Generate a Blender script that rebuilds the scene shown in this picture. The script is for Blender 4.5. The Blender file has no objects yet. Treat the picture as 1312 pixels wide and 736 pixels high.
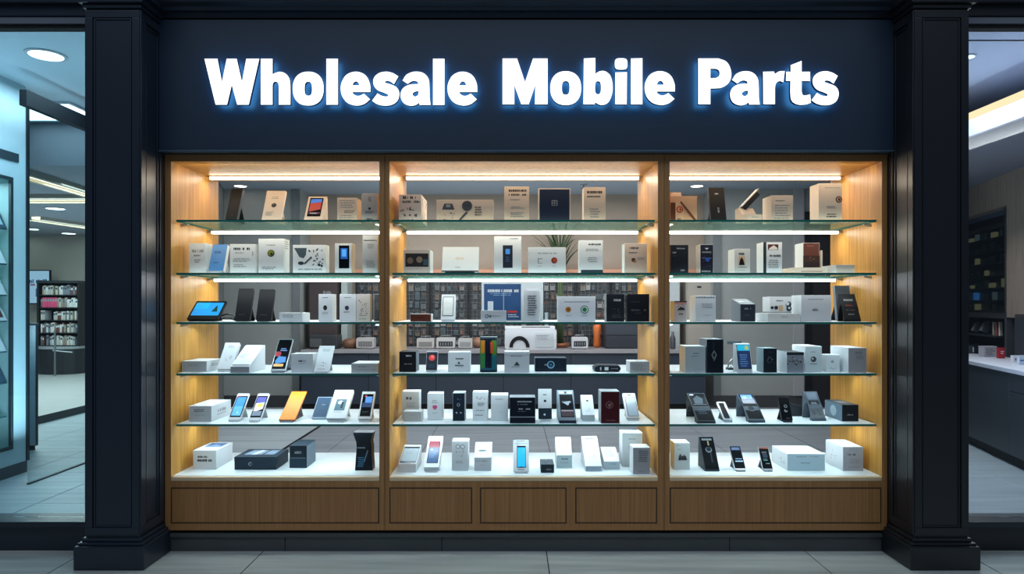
import bpy, bmesh, math, random
from mathutils import Vector, Matrix
random.seed(7)
SC = bpy.context.scene
COL = SC.collection
# ------------------------------------------------------------------ camera frame
F, EZ, CX, HY, DC = 882.0, 1.51, 656.0, 390.0, 4.2      # focal in px, eye height, vanishing point, camera distance
def PX(px, D): return (px - CX) / F * D
def PZ(py, D): return EZ + (HY - py) / F * D
def P(px, py, D): return Vector((PX(px, D), D - DC, PZ(py, D)))
X0p = lambda px: PX(px, DC)
Z0p = lambda py: PZ(py, DC)
# ------------------------------------------------------------------ materials
def lin(c):
    r = []
    for v in c[:3]:
        v = v / 255.0
        r.append(v / 12.92 if v <= 0.04045 else ((v + 0.055) / 1.055) ** 2.4)
    return tuple(r) + (1.0,)
MATS = {}
def M(col, rough=0.5, metal=0.0, emit=0.0, spec=0.5, name=None, noise=0.0):
    key = (tuple(col), rough, metal, emit, spec, noise)
    if key in MATS: return MATS[key]
    m = bpy.data.materials.new(name or 'paint'); m.use_nodes = True
    nt = m.node_tree; b = nt.nodes['Principled BSDF']
    b.inputs['Base Color'].default_value = lin(col)
    b.inputs['Roughness'].default_value = rough
    b.inputs['Metallic'].default_value = metal
    b.inputs['Specular IOR Level'].default_value = spec
    if emit:
        b.inputs['Emission Color'].default_value = lin(col)
        b.inputs['Emission Strength'].default_value = emit
    if noise:
        tc = nt.nodes.new('ShaderNodeTexCoord'); n = nt.nodes.new('ShaderNodeTexNoise')
        n.inputs['Scale'].default_value = 3.0; n.inputs['Detail'].default_value = 6
        mx = nt.nodes.new('ShaderNodeMixRGB'); mx.blend_type = 'MULTIPLY'; mx.inputs[0].default_value = noise
        mx.inputs[1].default_value = lin(col)
        nt.links.new(tc.outputs['Object'], n.inputs['Vector']); nt.links.new(n.outputs['Fac'], mx.inputs[2])
        nt.links.new(mx.outputs[0], b.inputs['Base Color'])
    MATS[key] = m
    return m
def E(col, s=1.0, name='glow'):
    key = ('E', tuple(col), s)
    if key in MATS: return MATS[key]
    m = bpy.data.materials.new(name); m.use_nodes = True
    nt = m.node_tree; nt.nodes.clear()
    e = nt.nodes.new('ShaderNodeEmission'); o = nt.nodes.new('ShaderNodeOutputMaterial')
    e.inputs[0].default_value = lin(col); e.inputs[1].default_value = s
    nt.links.new(e.outputs[0], o.inputs[0])
    MATS[key] = m
    return m
def wood(name, c1, c2, rough=0.42, scale=(22, 22, 0.9)):
    m = bpy.data.materials.new(name); m.use_nodes = True
    nt = m.node_tree; b = nt.nodes['Principled BSDF']
    tc = nt.nodes.new('ShaderNodeTexCoord'); mp = nt.nodes.new('ShaderNodeMapping')
    mp.inputs['Scale'].default_value = scale
    n = nt.nodes.new('ShaderNodeTexNoise'); n.inputs['Scale'].default_value = 2.2; n.inputs['Detail'].default_value = 8
    n.inputs['Roughness'].default_value = 0.62
    cr = nt.nodes.new('ShaderNodeValToRGB')
    cr.color_ramp.elements[0].position = 0.32; cr.color_ramp.elements[0].color = lin(c1)
    cr.color_ramp.elements[1].position = 0.7; cr.color_ramp.elements[1].color = lin(c2)
    nt.links.new(tc.outputs['Object'], mp.inputs['Vector']); nt.links.new(mp.outputs[0], n.inputs['Vector'])
    nt.links.new(n.outputs['Fac'], cr.inputs[0]); nt.links.new(cr.outputs[0], b.inputs['Base Color'])
    bp = nt.nodes.new('ShaderNodeBump'); bp.inputs['Strength'].default_value = 0.06
    nt.links.new(n.outputs['Fac'], bp.inputs['Height']); nt.links.new(bp.outputs[0], b.inputs['Normal'])
    b.inputs['Roughness'].default_value = rough
    return m
def glass(name, tint, refl=0.06, rough=0.02, k=.55):
    m = bpy.data.materials.new(name); m.use_nodes = True
    nt = m.node_tree; nt.nodes.clear()
    t = nt.nodes.new('ShaderNodeBsdfTransparent'); t.inputs[0].default_value = lin(tint)
    g = nt.nodes.new('ShaderNodeBsdfGlossy'); g.inputs['Roughness'].default_value = rough
    lw = nt.nodes.new('ShaderNodeLayerWeight'); lw.inputs['Blend'].default_value = 0.25
    ml = nt.nodes.new('ShaderNodeMath'); ml.operation = 'MULTIPLY'; ml.inputs[1].default_value = k
    ad = nt.nodes.new('ShaderNodeMath'); ad.operation = 'ADD'; ad.inputs[1].default_value = refl * 0.5; ad.use_clamp = True
    mx = nt.nodes.new('ShaderNodeMixShader'); o = nt.nodes.new('ShaderNodeOutputMaterial')
    nt.links.new(lw.outputs['Fresnel'], ml.inputs[0]); nt.links.new(ml.outputs[0], ad.inputs[0])
    nt.links.new(ad.outputs[0], mx.inputs[0]); nt.links.new(t.outputs[0], mx.inputs[1]); nt.links.new(g.outputs[0], mx.inputs[2])
    nt.links.new(mx.outputs[0], o.inputs[0])
    return m
def tile(name, c1, c2, rough):
    m = bpy.data.materials.new(name); m.use_nodes = True
    nt = m.node_tree; b = nt.nodes['Principled BSDF']
    tc = nt.nodes.new('ShaderNodeTexCoord'); mp = nt.nodes.new('ShaderNodeMapping')
    mp.inputs['Scale'].default_value = (0.5, 7.0, 1)
    n = nt.nodes.new('ShaderNodeTexNoise'); n.inputs['Scale'].default_value = 1.6; n.inputs['Detail'].default_value = 7
    cr = nt.nodes.new('ShaderNodeValToRGB')
    cr.color_ramp.elements[0].position = 0.3; cr.color_ramp.elements[0].color = lin(c1)
    cr.color_ramp.elements[1].position = 0.75; cr.color_ramp.elements[1].color = lin(c2)
    nt.links.new(tc.outputs['Object'], mp.inputs['Vector']); nt.links.new(mp.outputs[0], n.inputs['Vector'])
    nt.links.new(n.outputs['Fac'], cr.inputs[0]); nt.links.new(cr.outputs[0], b.inputs['Base Color'])
    b.inputs['Roughness'].default_value = rough
    return m
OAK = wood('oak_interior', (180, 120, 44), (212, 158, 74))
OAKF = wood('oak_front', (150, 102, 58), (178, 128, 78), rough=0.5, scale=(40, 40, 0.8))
OAKD = M((66, 45, 28), 0.6)
NAVY = M((30, 40, 54), 0.34, spec=0.6, noise=0.25)
NAVYB = M((26, 45, 66), 0.5, noise=0.2)
BLACKP = M((26, 28, 34), 0.36, spec=0.6, noise=0.25)
GAP = M((6, 7, 9), 0.8)
PLINTH = M((74, 78, 80), 0.5, noise=0.3)
TILE = tile('corridor_tile', (146, 152, 152), (196, 200, 196), 0.28)
TILE2 = tile('shop_tile', (108, 116, 122), (136, 144, 150), 0.4)
TILE3 = tile('side_shop_tile', (136, 148, 154), (170, 182, 188), 0.42)
GROUT = M((40, 42, 44), 0.9)
GLS = glass('shelf_glass', (205, 232, 226), 0.06, rough=.12, k=.22)
def milky(name, tint, dcol, fac):
    m = bpy.data.materials.new(name); m.use_nodes = True
    nt = m.node_tree; nt.nodes.clear()
    t = nt.nodes.new('ShaderNodeBsdfTransparent'); t.inputs[0].default_value = lin(tint)
    d = nt.nodes.new('ShaderNodeBsdfDiffuse'); d.inputs[0].default_value = lin(dcol)
    mx = nt.nodes.new('ShaderNodeMixShader'); mx.inputs[0].default_value = fac; o = nt.nodes.new('ShaderNodeOutputMaterial')
    nt.links.new(t.outputs[0], mx.inputs[1]); nt.links.new(d.outputs[0], mx.inputs[2]); nt.links.new(mx.outputs[0], o.inputs[0])
    return m
GLSB = milky('shelf_glass_clear', (214, 230, 226), (200, 222, 214), .14)
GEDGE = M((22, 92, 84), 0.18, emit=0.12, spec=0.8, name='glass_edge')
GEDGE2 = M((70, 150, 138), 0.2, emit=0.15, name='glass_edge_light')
FROST = M((236, 246, 249), 0.3, name='frosted_glass')
WINGLS = glass('window_glass', (232, 244, 248), 0.03)
LED = E((255, 246, 230), 9.0, 'led')
LEDC = E((235, 247, 255), 9.0, 'led_cool')
STEEL = M((150, 152, 155), 0.3, 0.9)
W = M((218, 222, 225), 0.5, spec=.3, name='white_card')
W2 = M((206, 210, 214), 0.5, name='pale_grey_card')
GRY = M((150, 154, 158), 0.5, name='grey_card')
CR = M((222, 206, 190), 0.55, name='warm_lit_card')  # card with the warm light of the top shelf put into its colour
CR2 = M((206, 186, 168), 0.55, name='warm_lit_card_deep')  # deeper card tone, warm shelf light likewise put into the colour
TAN = M((214, 168, 130), 0.55, name='tan_card')
DK = M((17, 19, 24), 0.45, spec=.22, name='black_card')
DK2 = M((38, 43, 50), 0.45, spec=.25, name='charcoal_card')
DNV = M((22, 34, 56), 0.4, name='navy_card')
MRN = M((84, 30, 32), 0.4, name='maroon_card')
BLU = M((64, 128, 190), 0.45, name='blue_card')
SCRN = M((10, 13, 18), 0.4, spec=0.05, name='dark_screen')
SILV = M((176, 182, 188), 0.25, 0.6, name='silver_trim')
# ------------------------------------------------------------------ mesh builder
class MB:
    def __init__(s): s.v = []; s.f = []; s.m = []; s.mats = []; s.av = []; s.af = []; s.am = []
    def mi(s, mat):
        if mat not in s.mats: s.mats.append(mat)
        return s.mats.index(mat)
    def face(s, pts, mat):
        b = len(s.av); s.av += [tuple(p) for p in pts]; s.af.append(list(range(b, b + len(pts)))); s.am.append(s.mi(mat))
    def hexa(s, p, mat, mats=None):
        # p: 0-3 bottom ring, 4-7 top ring; faces: bottom, top, front(0,1), right(1,2), back, left
        b = len(s.v); s.v += [tuple(q) for q in p]
        fs = [(3, 2, 1, 0), (4, 5, 6, 7), (0, 1, 5, 4), (1, 2, 6, 5), (2, 3, 7, 6), (3, 0, 4, 7)]
        names = ['bottom', 'top', 'front', 'right', 'back', 'left']
        for f, n in zip(fs, names):
            s.f.append([b + i for i in f]); s.m.append(s.mi((mats or {}).get(n, mat)))
    def box(s, x0, x1, y0, y1, z0, z1, mat, mats=None):
        s.hexa([(x0, y0, z0), (x1, y0, z0), (x1, y1, z0), (x0, y1, z0), (x0, y0, z1), (x1, y0, z1), (x1, y1, z1), (x0, y1, z1)], mat, mats)
    def prism(s, prof, x0, x1, mat, edge_mats=None):
        # prof: (y,z) polygon, extruded in x
        n = len(prof); b = len(s.v)
        s.v += [(x0, y, z) for y, z in prof] + [(x1, y, z) for y, z in prof]
        s.f.append([b + i for i in range(n)][::-1]); s.m.append(s.mi(mat))
        s.f.append([b + n + i for i in range(n)]); s.m.append(s.mi(mat))
        for i in range(n):
            j = (i + 1) % n
            s.f.append([b + i, b + j, b + n + j, b + n + i]); s.m.append(s.mi((edge_mats or {}).get(i, mat)))
    def outline(s, pts, d, mat, cap=None):
        # planar polygon pts extruded by vector d
        n = len(pts); b = len(s.v); d = Vector(d)
        s.v += [tuple(Vector(p)) for p in pts] + [tuple(Vector(p) + d) for p in pts]
        s.f.append([b + i for i in range(n)]); s.m.append(s.mi(cap or mat))
        s.f.append([b + n + i for i in range(n)][::-1]); s.m.append(s.mi(mat))
        for i in range(n):
            j = (i + 1) % n
            s.f.append([b + j, b + i, b + n + i, b + n + j]); s.m.append(s.mi(mat))
    def lathe(s, prof, mat, seg=20, c=(0, 0)):
        b = len(s.v)
        for r, z in prof:
            for k in range(seg):
                a = 2 * math.pi * k / seg
                s.v.append((c[0] + r * math.cos(a), c[1] + r * math.sin(a), z))
        for i in range(len(prof) - 1):
            for k in range(seg):
                k2 = (k + 1) % seg
                s.f.append([b + i * seg + k, b + i * seg + k2, b + (i + 1) * seg + k2, b + (i + 1) * seg + k]); s.m.append(s.mi(mat))
        s.f.append([b + k for k in range(seg)][::-1]); s.m.append(s.mi(mat))
        s.f.append([b + (len(prof) - 1) * seg + k for k in range(seg)]); s.m.append(s.mi(mat))
    def tube(s, pts, r, mat, seg=8):
        b = len(s.v); pts = [Vector(p) for p in pts]
        for i, p in enumerate(pts):
            t = (pts[min(i + 1, len(pts) - 1)] - pts[max(i - 1, 0)]).normalized()
            a = t.orthogonal().normalized(); c = t.cross(a)
            rr = r[i] if isinstance(r, (list, tuple)) else r
            for k in range(seg):
                an = 2 * math.pi * k / seg
                s.v.append(tuple(p + rr * (a * math.cos(an) + c * math.sin(an))))
        for i in range(len(pts) - 1):
            for k in range(seg):
                k2 = (k + 1) % seg
                s.f.append([b + i * seg + k, b + i * seg + k2, b + (i + 1) * seg + k2, b + (i + 1) * seg + k]); s.m.append(s.mi(mat))
        s.f.append([b + k for k in range(seg)][::-1]); s.m.append(s.mi(mat))
        s.f.append([b + (len(pts) - 1) * seg + k for k in range(seg)]); s.m.append(s.mi(mat))
    def build(s, name, parent=None, loc=(0, 0, 0), bevel=0.0, smooth=False):
        me = bpy.data.meshes.new(name)
        bm = bmesh.new()
        vs = [bm.verts.new(p) for p in s.v]
        for f, mi in zip(s.f, s.m):
            try:
                q = bm.faces.new([vs[i] for i in f]); q.material_index = mi; q.smooth = smooth
            except ValueError: pass
        bmesh.ops.recalc_face_normals(bm, faces=bm.faces)
        if bevel:
            bm.normal_update()
            es = [e for e in bm.edges if len(e.link_faces) == 2 and e.calc_face_angle(0) > 0.5]
            bmesh.ops.bevel(bm, geom=es, offset=bevel, segments=2, profile=0.6, affect='EDGES', clamp_overlap=True)
        va = [bm.verts.new(p) for p in s.av]
        for f, mi in zip(s.af, s.am):
            try:
                q = bm.faces.new([va[i] for i in f]); q.material_index = mi
            except ValueError: pass
        bm.to_mesh(me); bm.free()
        for m in s.mats: me.materials.append(m)
        o = bpy.data.objects.new(name, me); COL.objects.link(o)
        o.location = loc
        if parent: o.parent = parent
        return o
def tag(o, label, cat, group=None):
    o['label'] = label; o['category'] = cat
    if group: o['group'] = group
    return o
def struct(o): o['kind'] = 'structure'; return o
def thing(name, loc, label, cat, group=None, rz=0.0):
    o = bpy.data.objects.new(name, None); o.empty_display_size = 0.05; COL.objects.link(o)
    o.location = loc; o.rotation_euler = (0, 0, rz)
    return tag(o, label, cat, group)
def sbox(name, x0, x1, y0, y1, z0, z1, mat, parent=None, bevel=0.0):
    mb = MB(); mb.box(x0, x1, y0, y1, z0, z1, mat)
    return mb.build(name, parent, bevel=bevel)
# ------------------------------------------------------------------ printed art on a face
INK = M((62, 66, 72), 0.6, name='ink'); INKL = M((140, 144, 148), 0.6, name='pale_ink'); INKW = M((205, 210, 216), 0.5, name='white_ink')
INKD = M((28, 30, 36), 0.6, name='dark_ink')
def art(mb, O, U, V, items, rnd):
    O, U, V = Vector(O), Vector(U), Vector(V)
    N = V.cross(U).normalized() if False else U.cross(-V).normalized()
    lay = [1]
    def pt(u, v): return O + U * u + V * v + N * (0.0005 * lay[0])
    def rect(u0, v0, u1, v1, mat): mb.face([pt(u0, v1), pt(u1, v1), pt(u1, v0), pt(u0, v0)], mat)
    asp = U.length / max(V.length, 1e-6)
    for it in items:
        k = it[0]
        if k == 'r': rect(*it[1:5], it[5])
        elif k == 'c':
            _, u, v, r, mat = it[:5]; ry = it[5] if len(it) > 5 else 1.0
            n = 20
            mb.face([pt(u + r * math.cos(2 * math.pi * i / n), v - r * asp * ry * math.sin(2 * math.pi * i / n)) for i in range(n)], mat)
        elif k == 'p': mb.face([pt(u, v) for u, v in it[1]][::-1], it[2])
        elif k == 't':
            _, u0, v0, u1, v1, n, mat = it
            for i in range(n):
                va = v0 + (v1 - v0) * (i + 0.2) / n; vb = v0 + (v1 - v0) * (i + 0.62) / n
                u = u0 + rnd.uniform(0, 0.12) * (u1 - u0); ue = u1 - rnd.uniform(0, 0.3) * (u1 - u0)
                while u < ue:
                    w = rnd.uniform(0.08, 0.26) * (u1 - u0); rect(u, va, min(u + w, ue), vb, mat); u += w + 0.035 * (u1 - u0)
        elif k == 'h':
            _, u0, v0, u1, v1, mat = it
            u = u0
            while u < u1 - 1e-4:
                w = rnd.choice([0.035, 0.06, 0.08]) * (u1 - u0) * 1.3
                j = rnd.uniform(0, 0.25) * (v1 - v0)
                if rnd.random() < 0.88: rect(u, v0 + (j if rnd.random() < 0.4 else 0), min(u + w, u1), v1, mat)
                u += w + 0.022 * (u1 - u0)
        elif k == 's':     # scribble drawing: random blobs / strokes
            _, u0, v0, u1, v1, n, mat = it
            for i in range(n):
                cu, cv = rnd.uniform(u0, u1), rnd.uniform(v0, v1)
                a = rnd.uniform(0, 3.14); L = rnd.uniform(0.06, 0.2) * (u1 - u0); t = rnd.uniform(0.015, 0.05) * (u1 - u0)
                dx, dy = math.cos(a), math.sin(a)
                q = [(cu - dx * L / 2 - dy * t, cv + (-dy * L / 2 + dx * t) * asp), (cu + dx * L / 2 - dy * t, cv + (dy * L / 2 + dx * t) * asp),
                     (cu + dx * L / 2 + dy * t, cv + (dy * L / 2 - dx * t) * asp), (cu - dx * L / 2 + dy * t, cv + (-dy * L / 2 - dx * t) * asp)]
                q = [(min(max(a_, 0.01), 0.99), min(max(b_, 0.01), 0.99)) for a_, b_ in q]
                mb.face([pt(*c) for c in q], mat)
        if k != 't': lay[0] += 1
def rrect(w, h, r, n=4):
    if r <= 0: return [(0, 0), (w, 0), (w, h), (0, h)]
    pts = []
    for cx, cy, a0 in ((w - r, r, -90), (w - r, h - r, 0), (r, h - r, 90), (r, r, 180)):
        for i in range(n + 1):
            a = math.radians(a0 + 90 * i / n); pts.append((cx + r * math.cos(a), cy + r * math.sin(a)))
    return pts
# ------------------------------------------------------------------ products
ZR = {1: 2.029, 2: 1.703, 3: 1.400, 4: 1.084, 5: 0.772, 6: 0.4576}
def depth_of(row, yb, y):
    if y is not None: return DC + y
    if row >= 4: return min(max((EZ - ZR[row]) * F / (yb - HY), DC + 0.05), DC + 0.5)
    return DC + 0.15
GB = 'boxed products on the display shelves'; GP = 'phones and devices on the display shelves'
def carton(row, label, x0, x1, yb, yt, xs=None, ft=None, y=None, d=None, col=W, front=None, top=None, left=None, right=None,
           a=(), ta=(), sa=(), lid=None, z=None, name='product_box', cat='box', bev=0.0018, group=GB):
    D = depth_of(row, yb, y); z0 = (ZR[row] if z is None else z) + 0.0006
    xa, xb = PX(x0, D), PX(x1, D)
    h = PZ(ft if ft else yt, D) - z0
    if d is None:
        if ft and yt < ft: d = (EZ - z0 - h) * F / (yt - HY) - D if (yt - HY) > 4 else 0.1
        elif xs: 
            e = x1 if xs > x1 else x0
            d = D * ((e - CX) / (xs - CX) - 1)
        else: d = min(0.09, (xb - xa) * 0.5)
        d = min(max(d, 0.02), 0.36)
    d = min(d, DC + 0.66 - D)
    w = xb - xa; cx = (xa + xb) / 2
    rnd = random.Random(label)
    mats = {}
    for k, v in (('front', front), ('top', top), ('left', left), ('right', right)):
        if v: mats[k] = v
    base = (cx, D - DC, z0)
    mb = MB()
    hb = h if not lid else h * (1 - lid)
    if lid:
        r = thing(name, base, label, cat, group)
        mb.box(-w / 2 + 0.001, w / 2 - 0.001, 0.001, d - 0.001, 0, hb, col, mats)
        art(mb, (-w / 2, 0.001, h), (w, 0, 0), (0, 0, -h), a, rnd)
        mb.build('box_body', r, bevel=bev)
        ml = MB(); ml.box(-w / 2, w / 2, 0, d, hb - 0.0002, h, col, mats)
        art(ml, (-w / 2, d, h), (w, 0, 0), (0, -d, 0), ta, rnd)
        ml.build('lid', r, bevel=bev)
        return r
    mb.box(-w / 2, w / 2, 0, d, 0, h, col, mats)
    # closing flap line and printed faces stay in the surface
    art(mb, (-w / 2, 0, h), (w, 0, 0), (0, 0, -h), a, rnd)
    art(mb, (-w / 2, d, h), (w, 0, 0), (0, -d, 0), ta, rnd)
    if sa:
        if cx < 0: art(mb, (w / 2, 0, h), (0, d, 0), (0, 0, -h), sa, rnd)
        else: art(mb, (-w / 2, d, h), (0, -d, 0), (0, 0, -h), sa, rnd)
    o = mb.build(name, bevel=bev)
    o.location = base
    return tag(o, label, cat, group)
def slab(row, label, x0, x1, yb, yt, xt=None, dy=None, y=None, t=0.010, col=W, a=(), scr=None, sa=(), smat=SCRN, stand='leg', r=0.006,
         name='smartphone', cat='phone', stcol=None, group=GP, z=None):
    D = depth_of(row, yb, y); z0 = (ZR[row] if z is None else z) + 0.0006
    if dy is None:
        dy = D * ((x0 - CX) / (xt - CX) - 1) if xt else 0.06
        dy = min(max(dy, 0.015), 0.26)
    dy = min(dy, DC + 0.6 - D)
    xa, xb = PX(x0, D), PX(x1, D); w = xb - xa; cx = (xa + xb) / 2
    h = PZ(yt, D + dy) - z0
    L = math.hypot(dy, h)
    n = Vector((0, -h / L, dy / L)); u = Vector((0, dy / L, h / L))
    rnd = random.Random(label)
    root = thing(name, (cx, D - DC, z0), label, cat, group)
    lift = dy * t / L + (0.004 if stand == 'leg' else 0.0)
    if stand in ('wedge', 'arch'): lift = 0.0
    O = Vector((-w / 2, 0.0, lift))
    body = MB()
    if stand in ('wedge', 'arch'):
        bk = 0.012
        lip = 0.008 if stand == 'wedge' else 0.014
        if stand == 'wedge':
            prof = [(0, 0), (0, lip), (dy, h), (dy + bk, h - 0.002), (dy + bk + 0.012, 0)]
        else:
            yb2 = dy + bk
            prof = [(0, 0), (0, lip), (dy, h), (dy + bk, h - 0.004), (yb2 + 0.004, 0), (yb2 - 0.008, 0)]
            w0, w1 = dy * 0.24, yb2 - 0.008
            hh = h * 0.6
            for k in range(1, 8):
                ang = math.pi * k / 8
                yy = (w0 + w1) / 2 + (w1 - w0) / 2 * math.cos(ang)
                prof.append((yy, hh * math.sin(ang)))
            prof.append((w0, 0))
        body.prism(prof, -w / 2, w / 2, col)
        O = Vector((-w / 2, 0, lip)); U = Vector((w, 0, 0)); V = Vector((0, dy, h - lip))
        L = V.length; u = V.normalized(); n = Vector((1, 0, 0)).cross(u)
        art(body, O + V, U, -V, a, rnd)
        body.build('stand_body', root, bevel=0.001)
    else:
        pts = [O + Vector((px_, 0, 0)) + u * py_ for px_, py_ in rrect(w, L, min(r, w * 0.2))]
        body.outline(pts, -n * t, col)
        art(body, O + u * L, (w, 0, 0), -u * L, a, rnd)
        body.build('phone_body' if cat == 'phone' else 'body', root)
        V = u * L
    if scr:
        m = MB()
        u0, v0, u1, v1 = scr
        sw, sh = w * (u1 - u0), L * (v1 - v0)
        so = O + Vector((w * u0, 0, 0)) + u * (L * (1 - v1)) + n * 0.0008
        m.outline([so + Vector((p, 0, 0)) + u * q for p, q in rrect(sw, sh, min(r * 0.5, sw * 0.1))], n * 0.0006, smat)
        art(m, so + u * sh + n * 0.0007, (sw, 0, 0), -u * sh, sa, rnd)
        m.build('screen', root)
    if stand == 'leg':
        m = MB(); sc = stcol or col
        f = 0.62
        y1, z1 = dy * f + t * h / L, h * f + lift - dy * t / L
        yf = y1 + 0.28 * h + 0.02
        ww = w * 0.32
        m.hexa([(-ww, yf, 0), (ww, yf, 0), (ww, yf + 0.005, 0), (-ww, yf + 0.005, 0),
                (-ww, y1 - 0.002, z1), (ww, y1 - 0.002, z1), (ww, y1 + 0.004, z1), (-ww, y1 + 0.004, z1)], sc)
        m.box(-ww, ww, 0.004, yf, 0, 0.003, sc)
        m.box(-w * 0.4, w * 0.4, -0.010, 0.012, 0, 0.004, sc)
        m.box(-w * 0.4, w * 0.4, -0.010, -0.007, 0.004, 0.010, sc)
        m.build('stand', root, bevel=0.0008)
    return root
def slope(row, label, x0, x1, yb, yf, yt, xt=None, dy=None, y=None, back=0.03, col=W, front=None, a=(), fa=(), scr=None, sa=(), smat=SCRN,
          name='product_box', cat='box', group=GB):
    D = depth_of(row, yb, y); z0 = ZR[row] + 0.0006
    if dy is None:
        dy = D * ((x0 - CX) / (xt - CX) - 1); dy = min(max(dy, 0.04), 0.24)
    dy = min(dy, DC + 0.62 - back - D)
    xa, xb = PX(x0, D), PX(x1, D); w = xb - xa; cx = (xa + xb) / 2
    hf = PZ(yf, D) - z0; h = max(PZ(yt, D + dy) - z0, hf + 0.004)
    rnd = random.Random(label)
    mb = MB()
    mb.prism([(0, 0), (0, hf), (dy, h), (dy + back, h), (dy + back, 0)], -w / 2, w / 2, col, {0: front} if front else None)
    art(mb, (-w / 2, 0, hf), (w, 0, 0), (0, 0, -hf), fa, rnd)
    O = Vector((-w / 2, dy, h)); V = Vector((0, -dy, hf - h))
    art(mb, O, (w, 0, 0), V, a, rnd)
    base = (cx, D - DC, z0)
    if scr:
        root = thing(name, base, label, cat, group)
        mb.build('box_body', root, bevel=0.0015)
        m = MB(); u0, v0, u1, v1 = scr
        nn = Vector((1, 0, 0)).cross(-V).normalized()
        so = O + Vector((w * u0, 0, 0)) + V * v1 + nn * 0.0008
        uu = -V.normalized(); sw = w * (u1 - u0); sh = V.length * (v1 - v0)
        m.outline([so + Vector((p, 0, 0)) + uu * q for p, q in rrect(sw, sh, 0.003)], nn * 0.0006, smat)
        art(m, so + uu * sh + nn * 0.0007, (sw, 0, 0), -uu * sh, sa, rnd)
        m.build('screen', root)
        return root
    o = mb.build(name, bevel=0.0018); o.location = base
    return tag(o, label, cat, group)
# ------------------------------------------------------------------ the goods on the shelves; grey fronts on white boxes have shade in the colour
def c(*k): return M(k, 0.5, spec=.2)
def em(*k): return M(k, 0.3, emit=0.7)
LG = c(150, 155, 160)
# ---- left cabinet, top shelf
slab(1, 'charcoal tablet leaning back on a stand, leftmost on the top left shelf', 288.5, 303.5, 281, 245, dy=0.10, y=.14, t=.03, col=DK2, a=[('r', .02, .02, .98, .98, DK), ('c', .5, .86, .05, INK)], r=.004, name='tablet_display', cat='tablet')
slab(1, 'white leaning card box with a small round dark emblem, top left shelf', 335, 360, 281, 247, dy=.10, y=.15, t=.018, col=CR, r=.004,
     a=[('t', .3, .2, .7, .3, 2, INKL), ('c', .5, .5, .13, INKD, 1), ('c', .48, .48, .07, INK), ('t', .12, .72, .6, .86, 3, INKL)], name='product_box', cat='box', group=GB, stcol=CR)
slab(1, 'white easel holding a phone with a blue and red wallpaper, top left shelf', 389, 413, 281, 252, dy=.11, y=.15, col=CR, stand='wedge', scr=(.12, .07, .84, .83),
     sa=[('r', .08, .06, .92, .3, em(60, 110, 190)), ('p', [(.08, .3), (.92, .22), (.92, .62), (.08, .75)], em(150, 60, 54)), ('r', .08, .78, .92, .88, em(60, 30, 60)), ('t', .12, .8, .9, .9, 1, INKW)], name='phone_easel')
carton(1, 'square beige box covered in faint print beside the tall grey box, top left shelf', 432, 457.5, 281, 253.5, xs=463, y=.15, col=CR, front=CR2, a=[('t', .08, .08, .9, .45, 4, INKL), ('t', .3, .52, .9, .66, 2, INK), ('t', .08, .7, .9, .95, 3, INKL)])
carton(1, 'tall grey box with a small dark logo, right end of top left shelf', 463.5, 483.5, 281, 248, xs=485.5, y=.12, d=.05, col=CR, front=c(168, 166, 166), a=[('t', .4, .12, .65, .3, 3, INK), ('c', .5, .54, .08, INKD), ('t', .2, .62, .8, .72, 2, INK), ('h', .3, .88, .7, .95, INK)])
# ---- left cabinet, second shelf
carton(2, 'white softback box with a grey heading, leftmost on the second left shelf', 242, 264, 350, 312, xs=266, y=.14, d=.09, col=W, a=[('h', .18, .2, .86, .3, INKL), ('t', .25, .36, .75, .46, 1, INKL), ('t', .3, .52, .7, .66, 2, INKL)])
slab(2, 'sky blue box with white sides leaning back, second left shelf', 267, 286, 350, 317, dy=.07, y=.14, t=.035, col=W, r=.002, a=[('r', 0, 0, 1, 1, BLU), ('h', .2, .25, .62, .34, c(40, 86, 140)), ('t', .25, .66, .7, .74, 1, c(40, 86, 140))], name='product_box', cat='box', group=GB)
carton(2, 'white box with a bold dark heading and lines of text, second left shelf', 294.5, 328, 350, 313, y=.15, d=.03, a=[('h', .14, .12, .76, .2, INKD), ('t', .14, .27, .65, .33, 1, INKL), ('t', .1, .47, .8, .62, 3, INKL), ('t', .1, .68, .7, .8, 2, INKL), ('r', .86, .25, .89, .4, INKL)])
carton(2, 'largest white box on the second left shelf, with a round green and black seal', 331, 363.5, 350, 306, xs=371, y=.13, a=[('h', .32, .17, .66, .2, INKL), ('c', .5, .42, .14, INKD), ('c', .49, .41, .11, c(128, 132, 50)), ('c', .52, .44, .05, INKD), ('t', .1, .8, .8, .9, 2, INKL)], sa=[('t', .2, .05, .9, .3, 4, INKL)])
carton(2, 'wide white box with a dark line drawing of cables on its front, second left shelf', 375, 417.5, 350, 314, xs=422, y=.14, a=[('p', [(.04, .11), (.42, .11), (.4, .35), (.33, .47), (.2, .42), (.1, .22)], c(72, 88, 98)), ('c', .25, .64, .09, c(50, 62, 72), .6), ('s', .5, .15, .95, .75, 26, c(48, 60, 68)), ('p', [(.34, .64), (.56, .4), (.58, .43), (.37, .68)], c(60, 72, 80)), ('t', .1, .82, .9, .9, 1, INKL)])
carton(2, 'white box picturing a dark phone with a glowing blue screen, second left shelf', 429, 450.5, 350, 312, xs=455, y=.14, col=CR, front=W2, a=[('r', .24, .07, .86, .83, SCRN), ('r', .34, .16, .76, .52, em(30, 80, 150)), ('r', .42, .2, .68, .44, em(80, 150, 220))])
carton(2, 'tall pale grey box at the right end of the second left shelf', 464.5, 484.5, 350, 301.5, y=.12, d=.05, col=c(196, 200, 202), a=[('h', .08, .12, .92, .15, INK), ('t', .3, .22, .8, .36, 3, INKL), ('t', .2, .66, .85, .86, 4, INKL)])
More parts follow.
